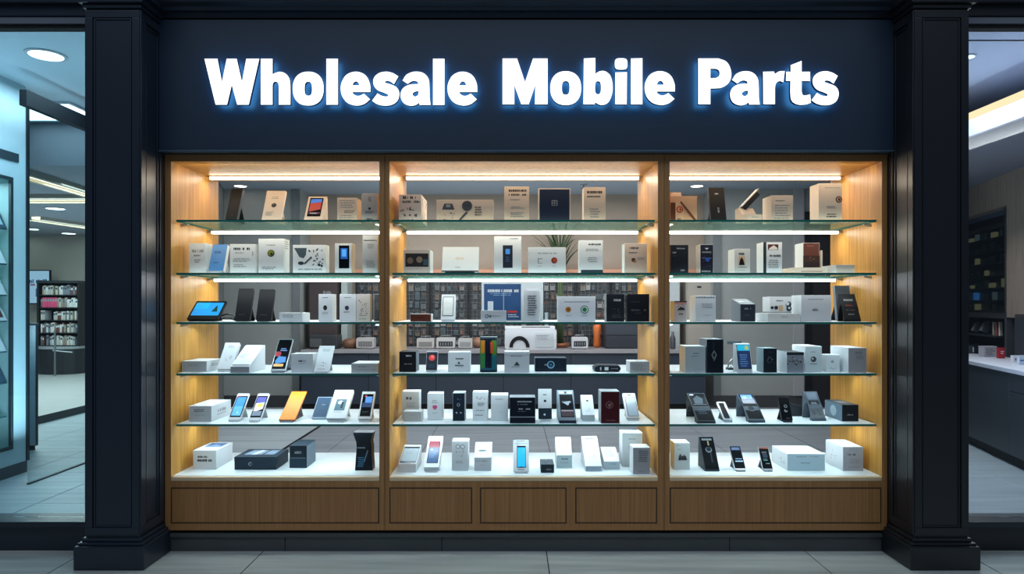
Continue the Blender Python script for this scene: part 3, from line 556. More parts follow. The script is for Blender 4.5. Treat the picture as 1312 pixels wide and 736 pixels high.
# ---- right cabinet, top shelf
carton(1, 'tan box with a red ring logo and brown strap, leftmost on the top right shelf', 858.5, 893, 281.5, 251.5, y=.14, d=.07, col=TAN, a=[('r', .02, .25, .2, 1, c(110, 66, 44)), ('r', .2, .2, .5, 1, c(226, 184, 150)), ('c', .36, .52, .13, c(200, 84, 50)), ('c', .36, .52, .08, c(232, 180, 140)), ('c', .38, .52, .04, c(150, 50, 30)), ('p', [(.36, .22), (.42, .2), (.97, .92), (.9, .98)], c(120, 70, 50)), ('h', .27, .86, .4, .96, INK)])
carton(1, 'small cream box peeking out behind the tan strap box', 859, 873, 281, 246.5, y=.24, d=.07, col=CR)
slab(1, 'black slim device leaning on a hidden foot, top right shelf', 911, 931, 281.5, 243, dy=.06, y=.14, t=.03, col=DK, r=.003, a=[('r', .02, .02, .98, .98, c(22, 20, 22)), ('r', .38, .18, .6, .21, INKW), ('r', .48, .62, .58, .78, INKL), ('r', .51, .66, .55, .7, DK)], stcol=DK2, name='tablet_display', cat='device')
D_ = 4.34; b_ = P(967, 281, D_); k_ = D_ / F
root = thing('open_phone_box', (b_.x, .14, ZR[1] + .0006), 'open white box with a black phone standing tilted in it, top right shelf', 'box', GB)
m = MB(); w_ = .105
m.prism([(0, 0), (0, .048), (.06, .052), (.10, .10), (.14, .092), (.14, 0)], -.052, .053, CR)
art(m, (-.05, 0, .046), (.1, 0, 0), (0, 0, -.044), [('t', .3, .3, .85, .5, 1, INKL)], random.Random(1))
m.build('box_body', root, bevel=.0015).rotation_euler = (0, 0, math.radians(14))
m = MB(); ca, sa_ = math.cos(math.radians(47)), math.sin(math.radians(47))
pts_ = [(-.03 + ca * a_ - sa_ * b2, .075, .085 + sa_ * a_ + ca * b2) for a_, b2 in rrect(.135, .03, .008)]
m.outline(pts_, (0, .07, 0), DK, cap=c(40, 40, 44)); m.build('phone_body', root)
m = MB(); m.outline([(-.03 + ca * a_ - sa_ * b2, .072, .085 + sa_ * a_ + ca * b2) for a_, b2 in ((.0, .030), (.16, .030), (.16, .0345), (0, .0345))], (0, .075, 0), c(150, 152, 150)); m.build('screen_cover', root)
carton(1, 'square beige box densely printed with lines, beside the open phone box', 988, 1016, 281.5, 250.5, xs=981, y=.14, d=.15, col=CR, front=c(204, 190, 176), a=[('t', .2, .18, .8, .24, 1, INK), ('t', .12, .34, .9, .92, 6, INKL)])
carton(1, 'tall cream box with a round brown wax seal, right end of the top right shelf', 1049, 1079, 281.5, 235, xs=1042, y=.14, d=.13, col=CR, front=c(216, 202, 186), a=[('t', .2, .1, .9, .14, 1, INKL), ('c', .86, .42, .14, c(80, 46, 36)), ('c', .86, .42, .1, c(196, 160, 140)), ('c', .87, .42, .06, c(110, 70, 56)), ('t', .3, .58, .8, .66, 2, INKL), ('t', .3, .78, .92, .9, 2, INK)])
# ---- right cabinet, second shelf
carton(2, 'black box with three short white words, leftmost on the second right shelf', 859.5, 882, 350, 314, y=.13, d=.05, col=DK2, front=c(30, 34, 44), a=[('h', .2, .1, .8, .15, INKL), ('h', .1, .24, .3, .3, INKL), ('h', .1, .37, .3, .4, INK), ('h', .55, .86, .8, .92, INKL)])
carton(2, 'black box with blue starry print and white spine, second right shelf', 897, 914, 350, 313.5, xs=894, y=.14, d=.1, col=W, front=c(26, 30, 46), a=[('p', [(.35, .12), (.65, .12), (.5, .18)], INKW), ('h', .15, .24, .85, .29, INKL), ('h', .15, .45, .85, .49, c(90, 110, 170)), ('c', .55, .52, .16, c(50, 90, 170)), ('s', .15, .34, .85, .85, 10, c(90, 60, 90)), ('h', .1, .9, .95, .95, INKL)])
carton(2, 'small white box with a dark and tan portrait picture, second right shelf', 941, 961, 350, 319, xs=936, y=.14, d=.13, col=W, front=c(200, 200, 196), a=[('h', .28, .16, .64, .25, INK), ('r', .26, .3, .66, .66, c(206, 170, 136)), ('p', [(.28, .66), (.36, .44), (.46, .34), (.56, .44), (.66, .66)], c(30, 24, 24)), ('t', .2, .72, .8, .78, 1, INK), ('t', .2, .85, .7, .89, 1, INKL)])
carton(2, 'white box with a dark vertical stripe and red picture, second right shelf', 978, 1002, 350, 310.5, xs=972, y=.14, d=.12, col=W, a=[('r', .0, .0, .16, .98, c(38, 54, 58)), ('r', .24, .07, .8, .24, c(84, 40, 38)), ('p', [(.3, .2), (.55, .1), (.78, .2), (.7, .24), (.3, .24)], c(220, 214, 210)), ('h', .32, .4, .92, .46, INK), ('t', .24, .55, .9, .84, 4, INKL)])
carton(2, 'flat white tray box under the brown box, second right shelf', 1018, 1060, 350, 343, y=.16, d=.2, col=CR, a=[('r', .2, .55, .85, .7, c(170, 130, 120))])
carton(2, 'brown and black fronted box standing on the flat tray box', 1029, 1050, 343.5, 311.5, xs=1021.5, y=.19, d=.13, z=1.7375, col=W, front=c(104, 62, 54), a=[('r', 0, .5, 1, 1, c(70, 48, 44)), ('r', 0, .75, 1, 1, c(50, 42, 42)), ('t', .2, .1, .8, .16, 1, c(160, 110, 100)), ('s', .2, .55, .8, .66, 8, c(130, 100, 90))])
carton(2, 'slim white upright box pressed against the brown box', 1051.2, 1054, 343.5, 321, y=.2, d=.05, z=1.7375, col=CR)
carton(2, 'flat white box in the right corner of the second right shelf', 1071, 1095, 350, 339.5, xs=1058, y=.12, d=.22, col=W, front=c(190, 180, 170))
# ---- right cabinet, third shelf
carton(3, 'small white box with a black and pink framed picture, leftmost on the third right shelf', 864, 880, 414, 386, xs=859.5, y=.1, d=.12, col=W, front=c(190, 180, 176), a=[('r', 0, 0, 1, .06, c(60, 40, 40)), ('r', .04, .08, .96, .16, c(190, 130, 120)), ('p', [(.2, .44), (.5, .28), (.8, .34), (.84, .44)], INKD), ('s', .2, .16, .85, .34, 7, INK), ('h', .34, .6, .68, .66, INKD)])
carton(3, 'pale grey upright box with a row of dark dots on top, third right shelf', 891, 917, 414, 379, xs=886, y=.11, d=.14, col=W, front=c(190, 194, 198), a=[('h', .03, .04, .95, .1, c(110, 116, 120)), ('t', .3, .3, .85, .5, 3, INKL), ('t', .4, .74, .8, .78, 1, INKL)])
slope(3, 'charcoal box with a slanted grey top, third right shelf', 948.5, 968, 413.5, 390, 383.5, y=.12, dy=.16, back=.02, col=c(96, 104, 114), front=c(38, 42, 52), a=[('c', .35, .5, .2, INKW, .5), ('h', .5, .4, .8, .6, INKL)], fa=[('h', .28, .22, .7, .3, INKL), ('h', .3, .6, .6, .66, INK)])
carton(3, 'flat white box carrying a smaller patterned box, third right shelf', 984, 1025, 413, 402, xs=971, ft=402, y=.1, d=.24, col=W, front=c(196, 194, 192), a=[('t', .4, .3, .7, .6, 1, INKL)])
carton(3, 'white box with black swirls and a tan figure lying on the flat white box', 986.5, 1014.5, 402, 380.5, xs=980, y=.13, d=.13, z=1.4605, col=W, front=c(214, 216, 216), a=[('h', .3, .22, .6, .3, INK), ('r', .4, .56, .6, .94, c(196, 168, 130)), ('c', .1, .72, .07, INKD), ('c', .28, .72, .09, INKD), ('c', .84, .5, .13, INKD), ('c', .8, .46, .08, W), ('c', .86, .78, .12, INKD), ('c', .87, .74, .05, W)])
carton(3, 'large square silver white box with a small hat shaped emblem, third right shelf', 1026.5, 1065, 413, 378.5, xs=1020, y=.11, d=.15, col=W, front=c(190, 191, 194), a=[('r', .22, .14, .74, .17, INKL), ('p', [(.36, .58), (.4, .5), (.54, .5), (.58, .58)], INKL), ('t', .36, .54, .58, .6, 1, INK)])
slab(3, 'black leaning tablet with white and red text beside the large silver white box', 1082, 1103, 412.5, 377, dy=.08, y=.1, t=.012, col=DK, stand='arch', a=[('h', .22, .2, .8, .28, INKL), ('t', .2, .42, .85, .5, 1, c(150, 60, 60)), ('h', .25, .56, .8, .64, INKL), ('t', .25, .78, .8, .84, 1, INKL)], name='tablet_display', cat='tablet')
slab(3, 'blue grey slab standing behind the black text tablet', 1073, 1092, 412, 368, dy=.04, y=.33, t=.03, col=c(92, 104, 118), r=.002, stcol=DK2, name='tablet_display', cat='tablet', a=[('r', .02, .02, .98, .98, c(84, 96, 110))])
# ---- right cabinet, fourth shelf
carton(4, 'white upright box leftmost on the fourth right shelf', 878, 904, 479.5, 440, ft=444, xs=871, d=.15, front=c(186, 196, 198), a=[('t', .35, .24, .72, .3, 1, INK), ('t', .3, .36, .78, .4, 1, INK), ('r', .42, .86, .9, .865, INKL), ('r', .42, .8, .43, .9, INKL)])
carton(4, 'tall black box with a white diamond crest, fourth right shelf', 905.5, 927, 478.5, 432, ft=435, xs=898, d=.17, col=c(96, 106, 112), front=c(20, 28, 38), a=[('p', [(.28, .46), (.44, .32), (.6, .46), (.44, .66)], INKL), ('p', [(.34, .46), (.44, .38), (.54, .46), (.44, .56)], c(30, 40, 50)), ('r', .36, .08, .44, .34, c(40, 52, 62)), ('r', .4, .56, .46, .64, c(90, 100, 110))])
b_ = P(942, 470, 4.45)
root = thing('charging_dock', (b_.x, b_.y, ZR[4] + .0006), 'dark dock with a coiled cable standing between the black box and white phone box', 'dock', GP)
m = MB(); m.box(-.045, .055, 0, .06, 0, .012, DK2); m.prism([(.02, .012), (.045, .012), (.035, .17), (.025, .17)], .0, .03, DK2); m.box(-.04, .05, .022, .05, .165, .185, c(70, 80, 88)); m.build('dock_body', root, bevel=.002)
m = MB(); m.tube([(-.05, .0, .012), (-.04, -.01, .05), (-.02, .0, .075), (.0, .01, .06), (-.01, .01, .03), (-.03, 0, .02)], .005, SILV); m.build('cable', root, smooth=True)
slope(4, 'white phone display box with a teal and navy screen, fourth right shelf', 946, 964, 479, 474, 440.5, xt=939, dy=.05, back=.05, col=W, scr=(.02, .04, .96, .97), sa=[('r', .04, .02, .96, .26, em(30, 150, 180)), ('c', .75, .14, .16, em(150, 150, 80)), ('r', .04, .26, .96, .98, em(22, 40, 72)), ('t', .15, .4, .8, .94, 6, em(70, 110, 160))], name='phone_display', cat='display', group=GP)
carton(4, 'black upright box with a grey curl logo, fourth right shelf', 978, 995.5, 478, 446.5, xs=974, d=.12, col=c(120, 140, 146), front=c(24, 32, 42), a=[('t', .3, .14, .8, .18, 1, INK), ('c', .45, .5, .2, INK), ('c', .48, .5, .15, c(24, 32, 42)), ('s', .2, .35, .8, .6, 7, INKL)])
carton(4, 'grey patterned box with a dark lid band and white side, fourth right shelf', 1008, 1030, 478.5, 449, xs=998.5, ft=451.5, d=.2, col=W, top=DK2, front=c(150, 158, 166), a=[('r', 0, 0, 1, .14, c(50, 56, 62)), ('s', .05, .2, .95, .6, 14, INK), ('s', .1, .3, .9, .6, 6, INKW)])
carton(4, 'white upright box with a black paw like logo, fourth right shelf', 1031.5, 1053, 477.5, 441, xs=1018, ft=444, d=.2, front=c(200, 212, 214), a=[('t', .3, .2, .75, .24, 1, INK), ('c', .5, .5, .17, INK), ('c', .45, .48, .06, W2), ('t', .25, .66, .8, .71, 1, INKD)])
carton(4, 'low white box between two taller white ones, fourth right shelf', 1058.5, 1076, 477, 451, xs=1053.5, ft=455, d=.1, front=c(214, 222, 224), a=[('c', .45, .4, .1, LG), ('s', .25, .7, .8, .84, 6, INKL)])
carton(4, 'big white box in the right corner of the fourth right shelf', 1087, 1110.5, 478.5, 441, xs=1071, ft=446, d=.24, front=c(172, 170, 172), a=[('h', .36, .14, .76, .24, INKL), ('t', .4, .3, .85, .46, 3, INKL), ('r', .05, .88, .95, .885, INKL)])
# ---- right cabinet, fifth shelf
slab(5, 'large dark phone on an arched wedge stand, first on the fifth right shelf', 893.5, 917, 543.5, 504, xt=879, t=.012, col=c(52, 62, 70), stand='arch', scr=(.06, .03, .95, .97), sa=[('r', .05, .03, .3, .07, INKW), ('p', [(.2, .2), (.5, .08), (.8, .2), (.7, .4), (.2, .4)], c(50, 66, 78)), ('r', .08, .42, .92, .44, c(90, 110, 120)), ('t', .15, .6, .85, .8, 3, c(40, 70, 90))], name='phone_stand_display')
slab(5, 'small phone with a broad silver frame, second on the fifth right shelf', 927.5, 939, 541.5, 518, xt=917.5, t=.012, col=SILV, r=.006, scr=(.16, .08, .78, .92), sa=[('s', .2, .4, .8, .7, 5, INK)])
slab(5, 'large dark phone showing a blue cloud wallpaper on an arched wedge stand', 959.5, 980.5, 542, 505, xt=944, t=.012, col=c(66, 78, 90), stand='arch', scr=(.06, .02, .96, .94), sa=[('r', .1, .03, .9, .2, em(70, 110, 180)), ('c', .35, .15, .14, em(120, 160, 220)), ('r', .06, .2, .94, .4, em(30, 44, 70)), ('c', .45, .62, .26, c(70, 80, 92)), ('c', .45, .6, .22, c(16, 20, 28))], name='phone_stand_display')
slab(5, 'slim black phone with two white icons leaning on the fifth right shelf', 1002, 1016, 541.5, 511, xt=996.5, t=.014, col=DK2, scr=(.03, .02, .97, .97), sa=[('c', .55, .4, .16, INKL), ('c', .55, .4, .1, SCRN), ('c', .5, .6, .16, INKL), ('c', .55, .56, .1, SCRN), ('r', .4, .92, .8, .95, INK)])
b_ = P(1020, 526, 4.52); m = MB()
m.outline([(-.045, 0, 0), (.05, 0, 0), (.05, 0, .06), (.02, 0, .07), (-.03, 0, .085), (-.055, 0, .1)], (0, .06, 0), c(40, 44, 50))
o = m.build('speaker_block', bevel=.004); o.location = (b_.x, b_.y, ZR[5] + .0006); tag(o, 'dark wedge shaped speaker standing at the back of the fifth right shelf', 'speaker', GP)
slab(5, 'handheld terminal with keypad on an arched grey stand, fifth right shelf', 1040.5, 1058.5, 540, 502, xt=1029, t=.012, col=c(78, 88, 98), stand='arch', scr=(.1, .03, .92, .96), smat=M((50, 58, 68), .3), sa=[('r', .06, .02, .94, .3, c(92, 104, 118)), ('r', .06, .34, .94, .56, c(24, 32, 44)), ('t', .2, .4, .8, .5, 2, INKL), ('s', .12, .62, .9, .92, 16, c(28, 34, 42))], name='handheld_terminal', cat='phone')
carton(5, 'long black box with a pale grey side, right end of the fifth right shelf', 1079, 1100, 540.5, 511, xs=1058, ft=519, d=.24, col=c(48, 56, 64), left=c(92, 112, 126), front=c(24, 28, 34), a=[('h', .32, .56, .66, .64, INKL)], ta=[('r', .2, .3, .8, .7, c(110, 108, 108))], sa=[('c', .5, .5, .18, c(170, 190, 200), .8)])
# ---- right cabinet, base deck
carton(6, 'white box with a dark blocky print, leftmost on the right base', 864, 884, 602.5, 562, ft=568, xs=859, d=.12, front=c(196, 208, 212), a=[('h', .1, .08, .3, .11, INKL), ('h', .2, .22, .4, .25, INKL), ('r', .28, .48, .76, .62, INK), ('r', .32, .42, .44, .5, INK), ('r', .58, .44, .66, .5, INK), ('h', .26, .56, .8, .64, INKD)], ta=[('r', .4, .3, .75, .5, LG)])
slab(6, 'tall black glossy wedge case with a pale swirl, right base', 903.5, 922, 604.5, 560, xt=895.5, t=.01, col=c(46, 56, 64), stand='wedge', scr=(.04, .02, .98, .98), sa=[('r', .1, .04, .86, .1, c(110, 120, 124)), ('r', .5, .12, .6, .26, c(150, 140, 110)), ('c', .5, .4, .24, c(110, 124, 134)), ('c', .5, .38, .18, c(24, 32, 40)), ('r', .55, .5, .65, .8, c(40, 56, 66))], name='phone_stand_display')
slab(6, 'phone with a lock screen clock leaning on a silver stand, right base', 941.5, 956, 604.5, 574, xt=934, t=.010, col=SILV, scr=(.04, .02, .97, .95), sa=[('r', .1, .05, .9, .18, em(60, 80, 120)), ('t', .15, .07, .85, .16, 2, INKL), ('t', .2, .55, .9, .62, 1, em(120, 150, 180)), ('r', .2, .66, .92, .71, em(140, 170, 200))])
slab(6, 'smaller phone with a copper top edge leaning on a stand, right base', 977.5, 990.5, 604.5, 575, xt=971, t=.010, col=SILV, scr=(.04, .02, .97, .95), sa=[('r', .0, .0, 1, .08, c(150, 80, 66)), ('t', .2, .2, .8, .3, 2, INKL), ('r', .25, .3, .75, .5, c(50, 60, 80)), ('t', .2, .55, .8, .66, 2, em(70, 130, 130)), ('t', .4, .74, .9, .82, 1, em(70, 120, 120))])
carton(6, 'widest flat white box on the right base', 1009, 1057, 603.5, 570, ft=582, xs=990, d=.26, front=c(176, 200, 210), a=[('h', .24, .14, .5, .2, INKL), ('h', .6, .13, .82, .19, INKL), ('t', .34, .52, .64, .58, 1, INK)], ta=[('t', .3, .4, .6, .8, 4, LG), ('t', .5, .15, .9, .25, 1, LG)], sa=[('s', .4, .4, .8, .7, 6, LG)])
carton(6, 'white cube box with a ribbed grey front, right corner of the right base', 1080, 1106, 604, 563, ft=573, xs=1065, d=.24, front=c(164, 166, 172), a=[('t', .3, .06, .85, .16, 2, INKL), ('h', .24, .28, .66, .36, INK), ('t', .3, .5, .85, .7, 3, INKL), ('t', .2, .8, .9, .9, 1, INKL)], ta=[('t', .25, .2, .8, .4, 2, INK)], sa=[('s', .3, .3, .7, .7, 6, LG)])  # grey of the front is face shade put into the colour

LETB, LEDK, ROOMK, SIDEK, CORR, WORLDK, FRONTK = 11.0, 1.0, 1.7, 4.0, 240.0, 0.6, 1.0
# ------------------------------------------------------------------ display cabinets
BAYS = [('left', 211, 493, 219, 486), ('middle', 493, 851, 499, 843), ('right', 851, 1137, 858, 1130)]
ZT, ZB = Z0p(198), Z0p(680)
ZIN, ZDECK = Z0p(207), ZR[6]
CABD = 0.68
for nm, oa, ob, ia, ib in BAYS:
    xo0, xo1, xi0, xi1 = X0p(oa) + .0015, X0p(ob) - .0015, X0p(ia), X0p(ib)
    cx = (xo0 + xo1) / 2
    lab = {'left': 'left oak display cabinet with one wide drawer front and lit glass shelves', 'middle': 'middle oak display cabinet with three drawer fronts under lit glass shelves',
           'right': 'right oak display cabinet with one wide drawer front, nearest the plain dark pillar'}[nm]
    R = thing('display_cabinet', (cx, 0, ZB), lab, 'display cabinet', 'oak display cabinets')
    def cb(name, x0, x1, y0, y1, z0, z1, mat, mats=None, parent=R, bevel=0.0):
        mb = MB(); mb.box(x0 - cx, x1 - cx, y0, y1, z0 - ZB, z1 - ZB, mat, mats); return mb.build(name, parent, bevel=bevel)
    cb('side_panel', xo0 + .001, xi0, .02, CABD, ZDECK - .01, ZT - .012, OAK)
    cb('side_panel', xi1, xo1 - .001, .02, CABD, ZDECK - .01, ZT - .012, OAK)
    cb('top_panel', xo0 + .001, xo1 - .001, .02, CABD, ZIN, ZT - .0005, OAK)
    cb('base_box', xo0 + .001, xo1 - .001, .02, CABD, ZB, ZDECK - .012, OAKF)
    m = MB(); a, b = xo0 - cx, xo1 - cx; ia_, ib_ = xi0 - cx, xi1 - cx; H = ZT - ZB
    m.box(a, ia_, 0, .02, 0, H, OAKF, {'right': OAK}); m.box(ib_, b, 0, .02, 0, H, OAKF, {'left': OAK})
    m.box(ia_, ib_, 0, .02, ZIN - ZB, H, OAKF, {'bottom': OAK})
    m.box(ia_, ib_, 0, .02, 0, Z0p(617) - ZB, OAKF)
    m.build('face_frame', R)
    m = MB(); m.box(ia_, ib_, -.002, .024, Z0p(617) - ZB, ZDECK - ZB - .002, M((238, 208, 168), .45, noise=.15)); m.build('front_lip', R, bevel=.006)  # paler wood: the light the lip catches is put into its colour
    cb('white_deck', xi0 + .001, xi1 - .001, .024, CABD - .002, ZDECK - .012, ZDECK, FROST)
    dr = {'left': [(219, 486)], 'middle': [(499, 605), (615, 726), (737, 842)], 'right': [(858, 1129)]}[nm]
    for d0, d1 in dr:
        x0, x1, z0, z1 = X0p(d0), X0p(d1), Z0p(671), Z0p(625)
        m = MB(); g = .008
        m.box(x0 - cx, x1 - cx, -.0015, 0, z0 - ZB, z1 - ZB, OAKD)
        m.box(x0 + g - cx, x1 - g - cx, -.004, -.0014, z0 + g - ZB, z1 - g - ZB, OAKF)
        m.build('drawer', R)
    # glass shelves
    for row in range(1, 6):
        zt = ZR[row]; th = .013
        sm = GLS if row <= 2 else FROST
        m = MB()
        x0, x1 = xi0 + .012, xi1 - .012
        if nm == 'left': x0 = xi0 + .018; x1 = xi1 - .001
        if nm == 'right': x1 = xi1 - .018; x0 = xi0 + .001
        y0, y1 = .03, .64
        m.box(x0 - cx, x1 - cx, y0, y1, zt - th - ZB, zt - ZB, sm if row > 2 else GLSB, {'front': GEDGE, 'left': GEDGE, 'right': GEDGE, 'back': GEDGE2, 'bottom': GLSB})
        S = m.build('glass_shelf', R)
        m = MB()
        for xe, s in ((xi0, 1), (xi1, -1)):
            for yy in (.12, .5):
                q = [(xe - cx, yy, zt - th - ZB - .001), (xe - cx + s * .045, yy, zt - th - ZB - .001), (xe - cx + s * .05, yy, zt - th - ZB - .008), (xe - cx, yy, zt - th - ZB - .02)]
                m.outline(q, (0, .014, 0), STEEL)
        m.build('shelf_bracket', S)
    # led strips
    for zz, yy in ((ZIN - .001, .47), (ZR[1] - .014, .50), (ZR[2] - .014, .54)):
        m = MB(); m.box(xi0 + .01 - cx, xi1 - .01 - cx, yy, yy + .03, zz - .006 - ZB, zz - ZB, STEEL)
        m.box(xi0 + .03 - cx, xi1 - .03 - cx, yy - .002, yy + .022, zz - .023 - ZB, zz - .006 - ZB, LED if zz > ZR[1] - .03 else LEDC)
        m.build('led_strip', R)
# ------------------------------------------------------------------ plinth, fascia, sign
def struct_box(name, x0, x1, y0, y1, z0, z1, mat, bevel=0.0): return struct(sbox(name, x0, x1, y0, y1, z0, z1, mat, bevel=bevel))
m = MB()
zt = Z0p(684)
m.box(X0p(205), X0p(1142), .004, .3, 0, zt - .022, PLINTH); m.box(X0p(205), X0p(1142), -.006, .3, zt - .022, zt, PLINTH)
for px in (365, 566, 935): m.box(X0p(px) - .003, X0p(px) + .003, .0035, .01, .002, zt - .024, GAP)
struct(m.build('baseboard_front'))
struct_box('trim_1', X0p(205), X0p(1142), .03, .6, zt, ZB - .001, GAP)
# dark surround between cabinets and pillars, and the frieze behind the sign
struct_box('wall_front', X0p(196), X0p(1152), .0, .25, ZT + .004, 3.75, NAVY)
struct_box('trim_2', X0p(200), X0p(210.5), .01, .68, 0, ZT + .003, BLACKP)
struct_box('trim_3', X0p(1137.5), X0p(1148), .01, .68, 0, ZT + .003, BLACKP)
# cornice over the sign
pr = [(0, 3.235), (-.055, 3.235), (-.062, 3.262), (-.10, 3.262), (-.105, 3.285), (-.13, 3.30), (-.135, 3.34), (-.19, 3.36), (-.2, 3.5), (0, 3.5)]
m = MB(); m.prism(pr, X0p(196), X0p(1152), NAVY); struct(m.build('trim_4'))
SD = DC - .06
SX0, SX1, SZ0, SZ1 = PX(203, SD), PX(1145.5, SD), PZ(192, SD), PZ(25, SD)
scx = (SX0 + SX1) / 2
SIGN = thing('shop_sign', (scx, -.005, SZ0), 'long navy fascia sign with glowing white letters above the display cabinets', 'sign')
m = MB(); m.box(SX0 - scx, SX1 - scx, -.055, 0, 0, SZ1 - SZ0, NAVYB); m.build('sign_board', SIGN, bevel=.004)
m = MB(); m.box(SX0 - scx, SX1 - scx, -.06, .0, -.012, -.001, M((70, 92, 112), .35, .3)); m.build('edge_trim', SIGN, bevel=.002)
LFRONT = E((255, 255, 255), 1.8, 'letter_face'); LBACK = E((84, 160, 216), LETB, 'letter_halo'); LSIDE = M((24, 50, 84), .4, emit=.1)
def sample(cont):
    n = len(cont); out = []
    P_ = [Vector((q[0], q[1])) for q in cont]; sm = [len(q) > 2 for q in cont]
    for i in range(n):
        j = (i + 1) % n
        p0, p1 = P_[i], P_[j]
        out.append(p0)
        if not (sm[i] or sm[j]): continue
        t0 = (p1 - P_[i - 1]) * .5 if sm[i] else None; t1 = (P_[(j + 1) % n] - p0) * .5 if sm[j] else None
        d = p1 - p0
        if t0 is not None and t0.length > 0: t0 = t0.normalized() * d.length
        if t1 is not None and t1.length > 0: t1 = t1.normalized() * d.length
        if t0 is None: t0 = d * 2 - t1 if False else d
        if t1 is None: t1 = d
        for k in range(1, 6):
            s = k / 6; s2, s3 = s * s, s * s * s
            out.append(p0 * (2 * s3 - 3 * s2 + 1) + t0 * (s3 - 2 * s2 + s) + p1 * (-2 * s3 + 3 * s2) + t1 * (s3 - s2))
    return out
def ell(cx, cy, rx, ry, n=36, e=2.3):
    r = []
    for k in range(n):
        a = 2 * math.pi * k / n; ca, sa = math.cos(a), math.sin(a)
        r.append((cx + rx * math.copysign(abs(ca) ** (2 / e), ca), cy + ry * math.copysign(abs(sa) ** (2 / e), sa)))
    return r
S_ = lambda x, y: (x, y, 's')
Wg = [[(48,106),(163,106),(203,312),(245,106),(333,106),(380,312),(418,106),(533,106),(440,512),(338,512),(290,335),(248,512),(147,512)]]
hg = [[(547,106),(650,106),(650,242),S_(715,221),S_(768,240),S_(800,285),S_(808,345),(808,512),(706,512),(706,345),S_(698,318),S_(677,308),S_(657,318),(650,345),(650,512),(547,512)]]
og = [ell(966,370,137,150), ell(967,371,33,62,e=2.8)]
lg = [[(1127,106),(1229,106),(1229,512),(1127,512)]]
eg = [[(308,400),S_(303,325),S_(262,250),S_(183,220),S_(100,245),S_(55,310),S_(45,375),S_(60,440),S_(105,495),S_(180,520),S_(250,507),(305,465),(250,414),S_(222,430),S_(190,434),S_(160,420),(148,400)],
      [(150,341),S_(160,318),S_(181,306),S_(202,318),(210,341)]]
sg = [[(555,262),(517,330),S_(480,306),S_(445,303),S_(438,316),S_(490,334),S_(540,360),S_(563,410),S_(548,475),S_(500,512),S_(430,521),S_(370,508),(322,478),(370,412),S_(410,434),S_(455,440),S_(466,428),S_(430,407),S_(375,385),S_(338,340),S_(337,280),S_(380,235),S_(445,220),S_(505,232)]]
ag = [[(592,298),S_(630,245),S_(700,220),S_(775,232),S_(820,280),S_(830,345),(832,450),(840,515),(745,515),(738,495),S_(710,514),S_(660,522),S_(600,495),S_(575,435),S_(590,375),S_(640,340),S_(690,331),(733,330),S_(722,308),S_(680,303),(638,328)],
      [S_(703,397),(735,392),(732,425),S_(705,441),S_(680,420)]]
l2g = [[(862,106),(963,106),(963,515),(862,515)]]
T1 = (255, 60, 190 / 1312, 90 / 621); T2 = (430, 60, 190 / 1312, 90 / 621); T3 = (635, 60, 240 / 1312, 90 / 492); T4 = (885, 60, 200 / 1312, 90 / 590)
Mg = [[(49,82),(150,82),(206,248),(262,82),(364,82),(364,403),(276,403),(278,268),(232,403),(180,403),(131,268),(131,403),(49,403)]]
o3 = [ell(491,290,108,119), ell(491,288,27,48,e=2.8)]
bg = [[(618,82),(698,78),(698,190),S_(728,172),S_(768,172),S_(805,205),S_(820,285),S_(808,355),S_(780,397),S_(738,408),(697,390),(692,403),(615,403)], ell(717,287,21,46,e=2.8)]
ig = [[(838,180),(920,178),(918,403),(838,403)]]; idot = [ell(879,120,44,40,e=3.5)]
l3 = [[(948,82),(1028,80),(1028,403),(948,403)]]
Pg = [[(63,98),(235,98),S_(305,130),S_(341,218),S_(322,298),S_(262,342),(200,350),(165,350),(165,482),(63,482)], [(165,184),(210,184),S_(236,198),S_(243,224),S_(234,250),(210,263),(165,263)]]
rg = [[(608,210),(700,208),(706,230),S_(742,208),(790,204),(778,298),S_(745,288),S_(716,308),(708,345),(708,482),(610,482)]]
tg = [[(840,155),(932,118),(932,210),(1003,210),(1003,287),(932,287),(932,375),S_(942,404),S_(966,408),(1004,400),(1010,470),S_(960,486),S_(895,484),S_(850,455),S_(838,400),(838,287),(800,285),(803,210),(840,210)]]
def sh(g, dx): return [[(q[0] + dx,) + tuple(q[1:]) for q in cc] for cc in g]
LET = [(Wg, T1), (hg, T1), (og, T1), (lg, T1), (eg, T2), (sg, T2), (ag, T2), (l2g, T2), (sh(eg, 945), T2),
       (Mg, T3), (o3, T3), (bg, T3), ((ig, idot), T3), (l3, T3), (eg, (825.8 - 45 * .1448, 59.3, .1475, .1449)),
       (Pg, T4), (ag, (936.4 - 574 * .1448, 59.4, .1430, .1449)), (rg, T4), (tg, T4), (sg, (1039.7 - 322 * .1448, 59.4, .1448, .1449))]
LD = DC - .117
